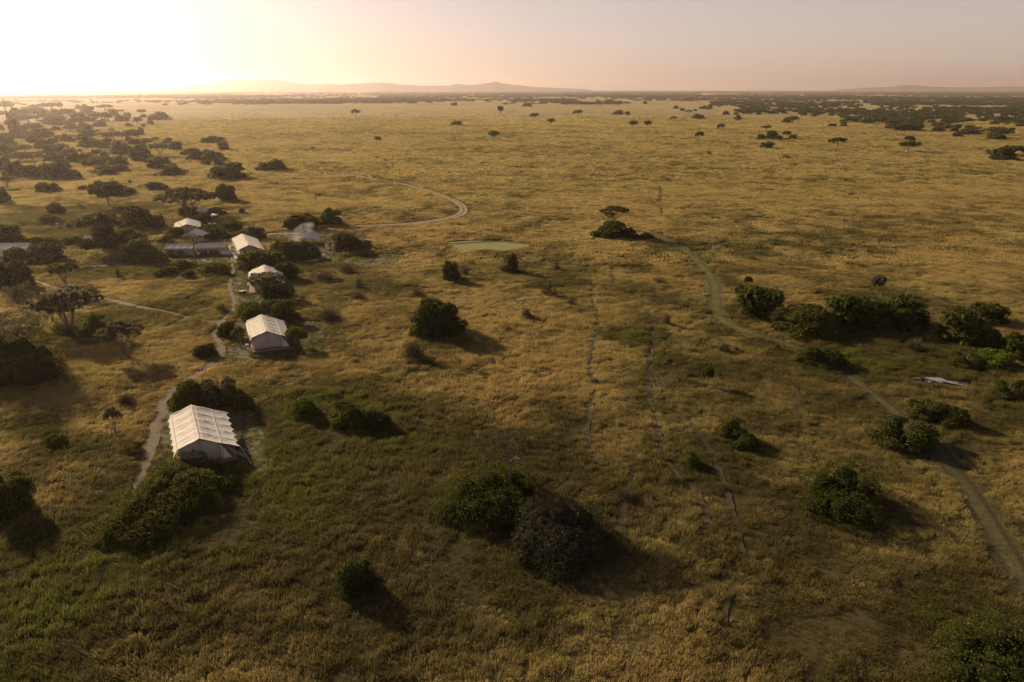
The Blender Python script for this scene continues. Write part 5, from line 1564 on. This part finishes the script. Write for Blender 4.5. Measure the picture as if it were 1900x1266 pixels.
# ---------------------------------------------------------------- person walking on the camp lawn
def skinned(name, joints, edges, root_i, m, parent, level=2):
    me = bpy.data.meshes.new(name); me.from_pydata([j[:3] for j in joints], edges, []); me.update(); me.materials.append(m)
    o = link(name, me, parent); md = o.modifiers.new('skin', 'SKIN'); md.use_smooth_shade = True
    for i, j in enumerate(joints):
        sv = me.skin_vertices[0].data[i]; sv.radius = (j[3], j[4] if len(j) > 4 else j[3]); sv.use_root = (i == root_i)
    sb = o.modifiers.new('round', 'SUBSURF'); sb.levels = level; sb.render_levels = level
    return o
M['skin'] = mat_simple('dark_skin', (0.10, 0.055, 0.035), (0.13, 0.075, 0.05), 5)
M['cloth_dark'] = mat_simple('dark_cloth', (0.02, 0.018, 0.017), (0.04, 0.035, 0.03), 8)
per = empty('person', loc_on(426, 484), 2.9); tag(per, 'person in dark clothes walking on the lawn before the white screen', 'person')
J = [(0, 0, .95, .13, .10), (0, 0, 1.15, .12, .09), (0, 0, 1.38, .16, .10), (0, 0, 1.5, .055), (0, .01, 1.60, .085, .095), (0, .01, 1.70, .075, .085),
     (.20, 0, 1.42, .06), (.25, .04, 1.14, .045), (.24, -.10, .90, .035), (.24, -.15, .82, .03), (-.20, 0, 1.42, .06), (-.25, -.06, 1.14, .045), (-.24, -.02, .90, .035), (-.24, .02, .82, .03),
     (.10, 0, .88, .10), (.10, -.14, .50, .07), (.10, -.10, .09, .045), (.10, -.24, .04, .035), (-.10, 0, .88, .10), (-.10, .08, .50, .07), (-.10, .22, .12, .045), (-.10, .10, .04, .035)]
ED = [(0, 1), (1, 2), (2, 3), (3, 4), (4, 5), (2, 6), (6, 7), (7, 8), (8, 9), (2, 10), (10, 11), (11, 12), (12, 13), (0, 14), (14, 15), (15, 16), (16, 17), (0, 18), (18, 19), (19, 20), (20, 21)]
skinned('body', J, ED, 0, M['skin'], per)
skinned('clothes', [(j[0], j[1], j[2], j[3] * 1.16, (j[4] if len(j) > 4 else j[3]) * 1.18) for j in (J[0], J[1], J[2], J[6], J[7], J[8], J[10], J[11], J[12], J[14], J[15], J[16], J[18], J[19], J[20])],
        [(0, 1), (1, 2), (2, 3), (3, 4), (4, 5), (2, 6), (6, 7), (7, 8), (0, 9), (9, 10), (10, 11), (0, 12), (12, 13), (13, 14)], 0, M['cloth_dark'], per)
skinned('hair', [(0, .03, 1.68, .088, .09), (0, .035, 1.73, .07, .075)], [(0, 1)], 0, M['cloth_dark'], per, 1)

# ---------------------------------------------------------------- puddle, smoke
def puddle():
    m, nt, out = mat('sky_pale_water'); principled(nt, out, (0.26, 0.25, 0.235), 0.05, bump(nt, noise(nt, 3.0, 2), .05, .02), spec=.6)  # pale base colour paints in the sky's bright reflection on the water
    up = [(1684,705),(1700,704),(1712,706),(1722,703),(1738,703),(1750,705),(1757,709),(1772,711),(1785,716)]; dn = [(1780,717),(1765,715),(1752,712),(1744,713),(1736,710),(1726,711),(1716,708),(1700,706.5)]
    poly = catmull([G(*p) for p in up + dn] + [G(*up[0])], 5)[:-1]; poly += rng.normal(0, .16, poly.shape)
    c = poly.mean(0); z = hzf(c[0], c[1]) + .16
    V = [(c[0], c[1], z)] + [(p[0], p[1], z) for p in poly]; n = len(poly)
    o = link('puddle', mesh_np('puddle', np.array(V), tris=np.array([(0, 1 + i, 1 + (i + 1) % n) for i in range(n)]), mats=[m])); o['kind'] = 'structure'
puddle()
def smoke():
    m, nt, out = mat('wood_smoke')
    v = nt.nodes.new('ShaderNodeVolumePrincipled'); v.inputs['Color'].default_value = (.95, .95, .95, 1); v.inputs['Anisotropy'].default_value = .5
    co = nt.nodes.new('ShaderNodeTexCoord'); n = nt.nodes.new('ShaderNodeTexNoise'); n.inputs['Scale'].default_value = .35; n.inputs['Detail'].default_value = 3
    L(nt, co.outputs['Object'], n.inputs['Vector'])
    L(nt, maprange(nt, n.outputs['Fac'], .34, .80, 0, .10), v.inputs['Density']); L(nt, v.outputs[0], out.inputs['Volume'])
    g_ = G(543, 458); b = MB()
    b.tube([(0, 0, .2), (.2, 0, 1.2), (.8, .2, 2.6), (2.4, .4, 4.2), (4.8, .5, 5.8), (7.5, .6, 7.0)], [.5, 1.6, 2.2, 2.2, 2.0, 1.0], 12)
    o = b.build('smoke', m); o.location = (g_.x, g_.y, hzf(g_.x, g_.y)); o['kind'] = 'stuff'
smoke()
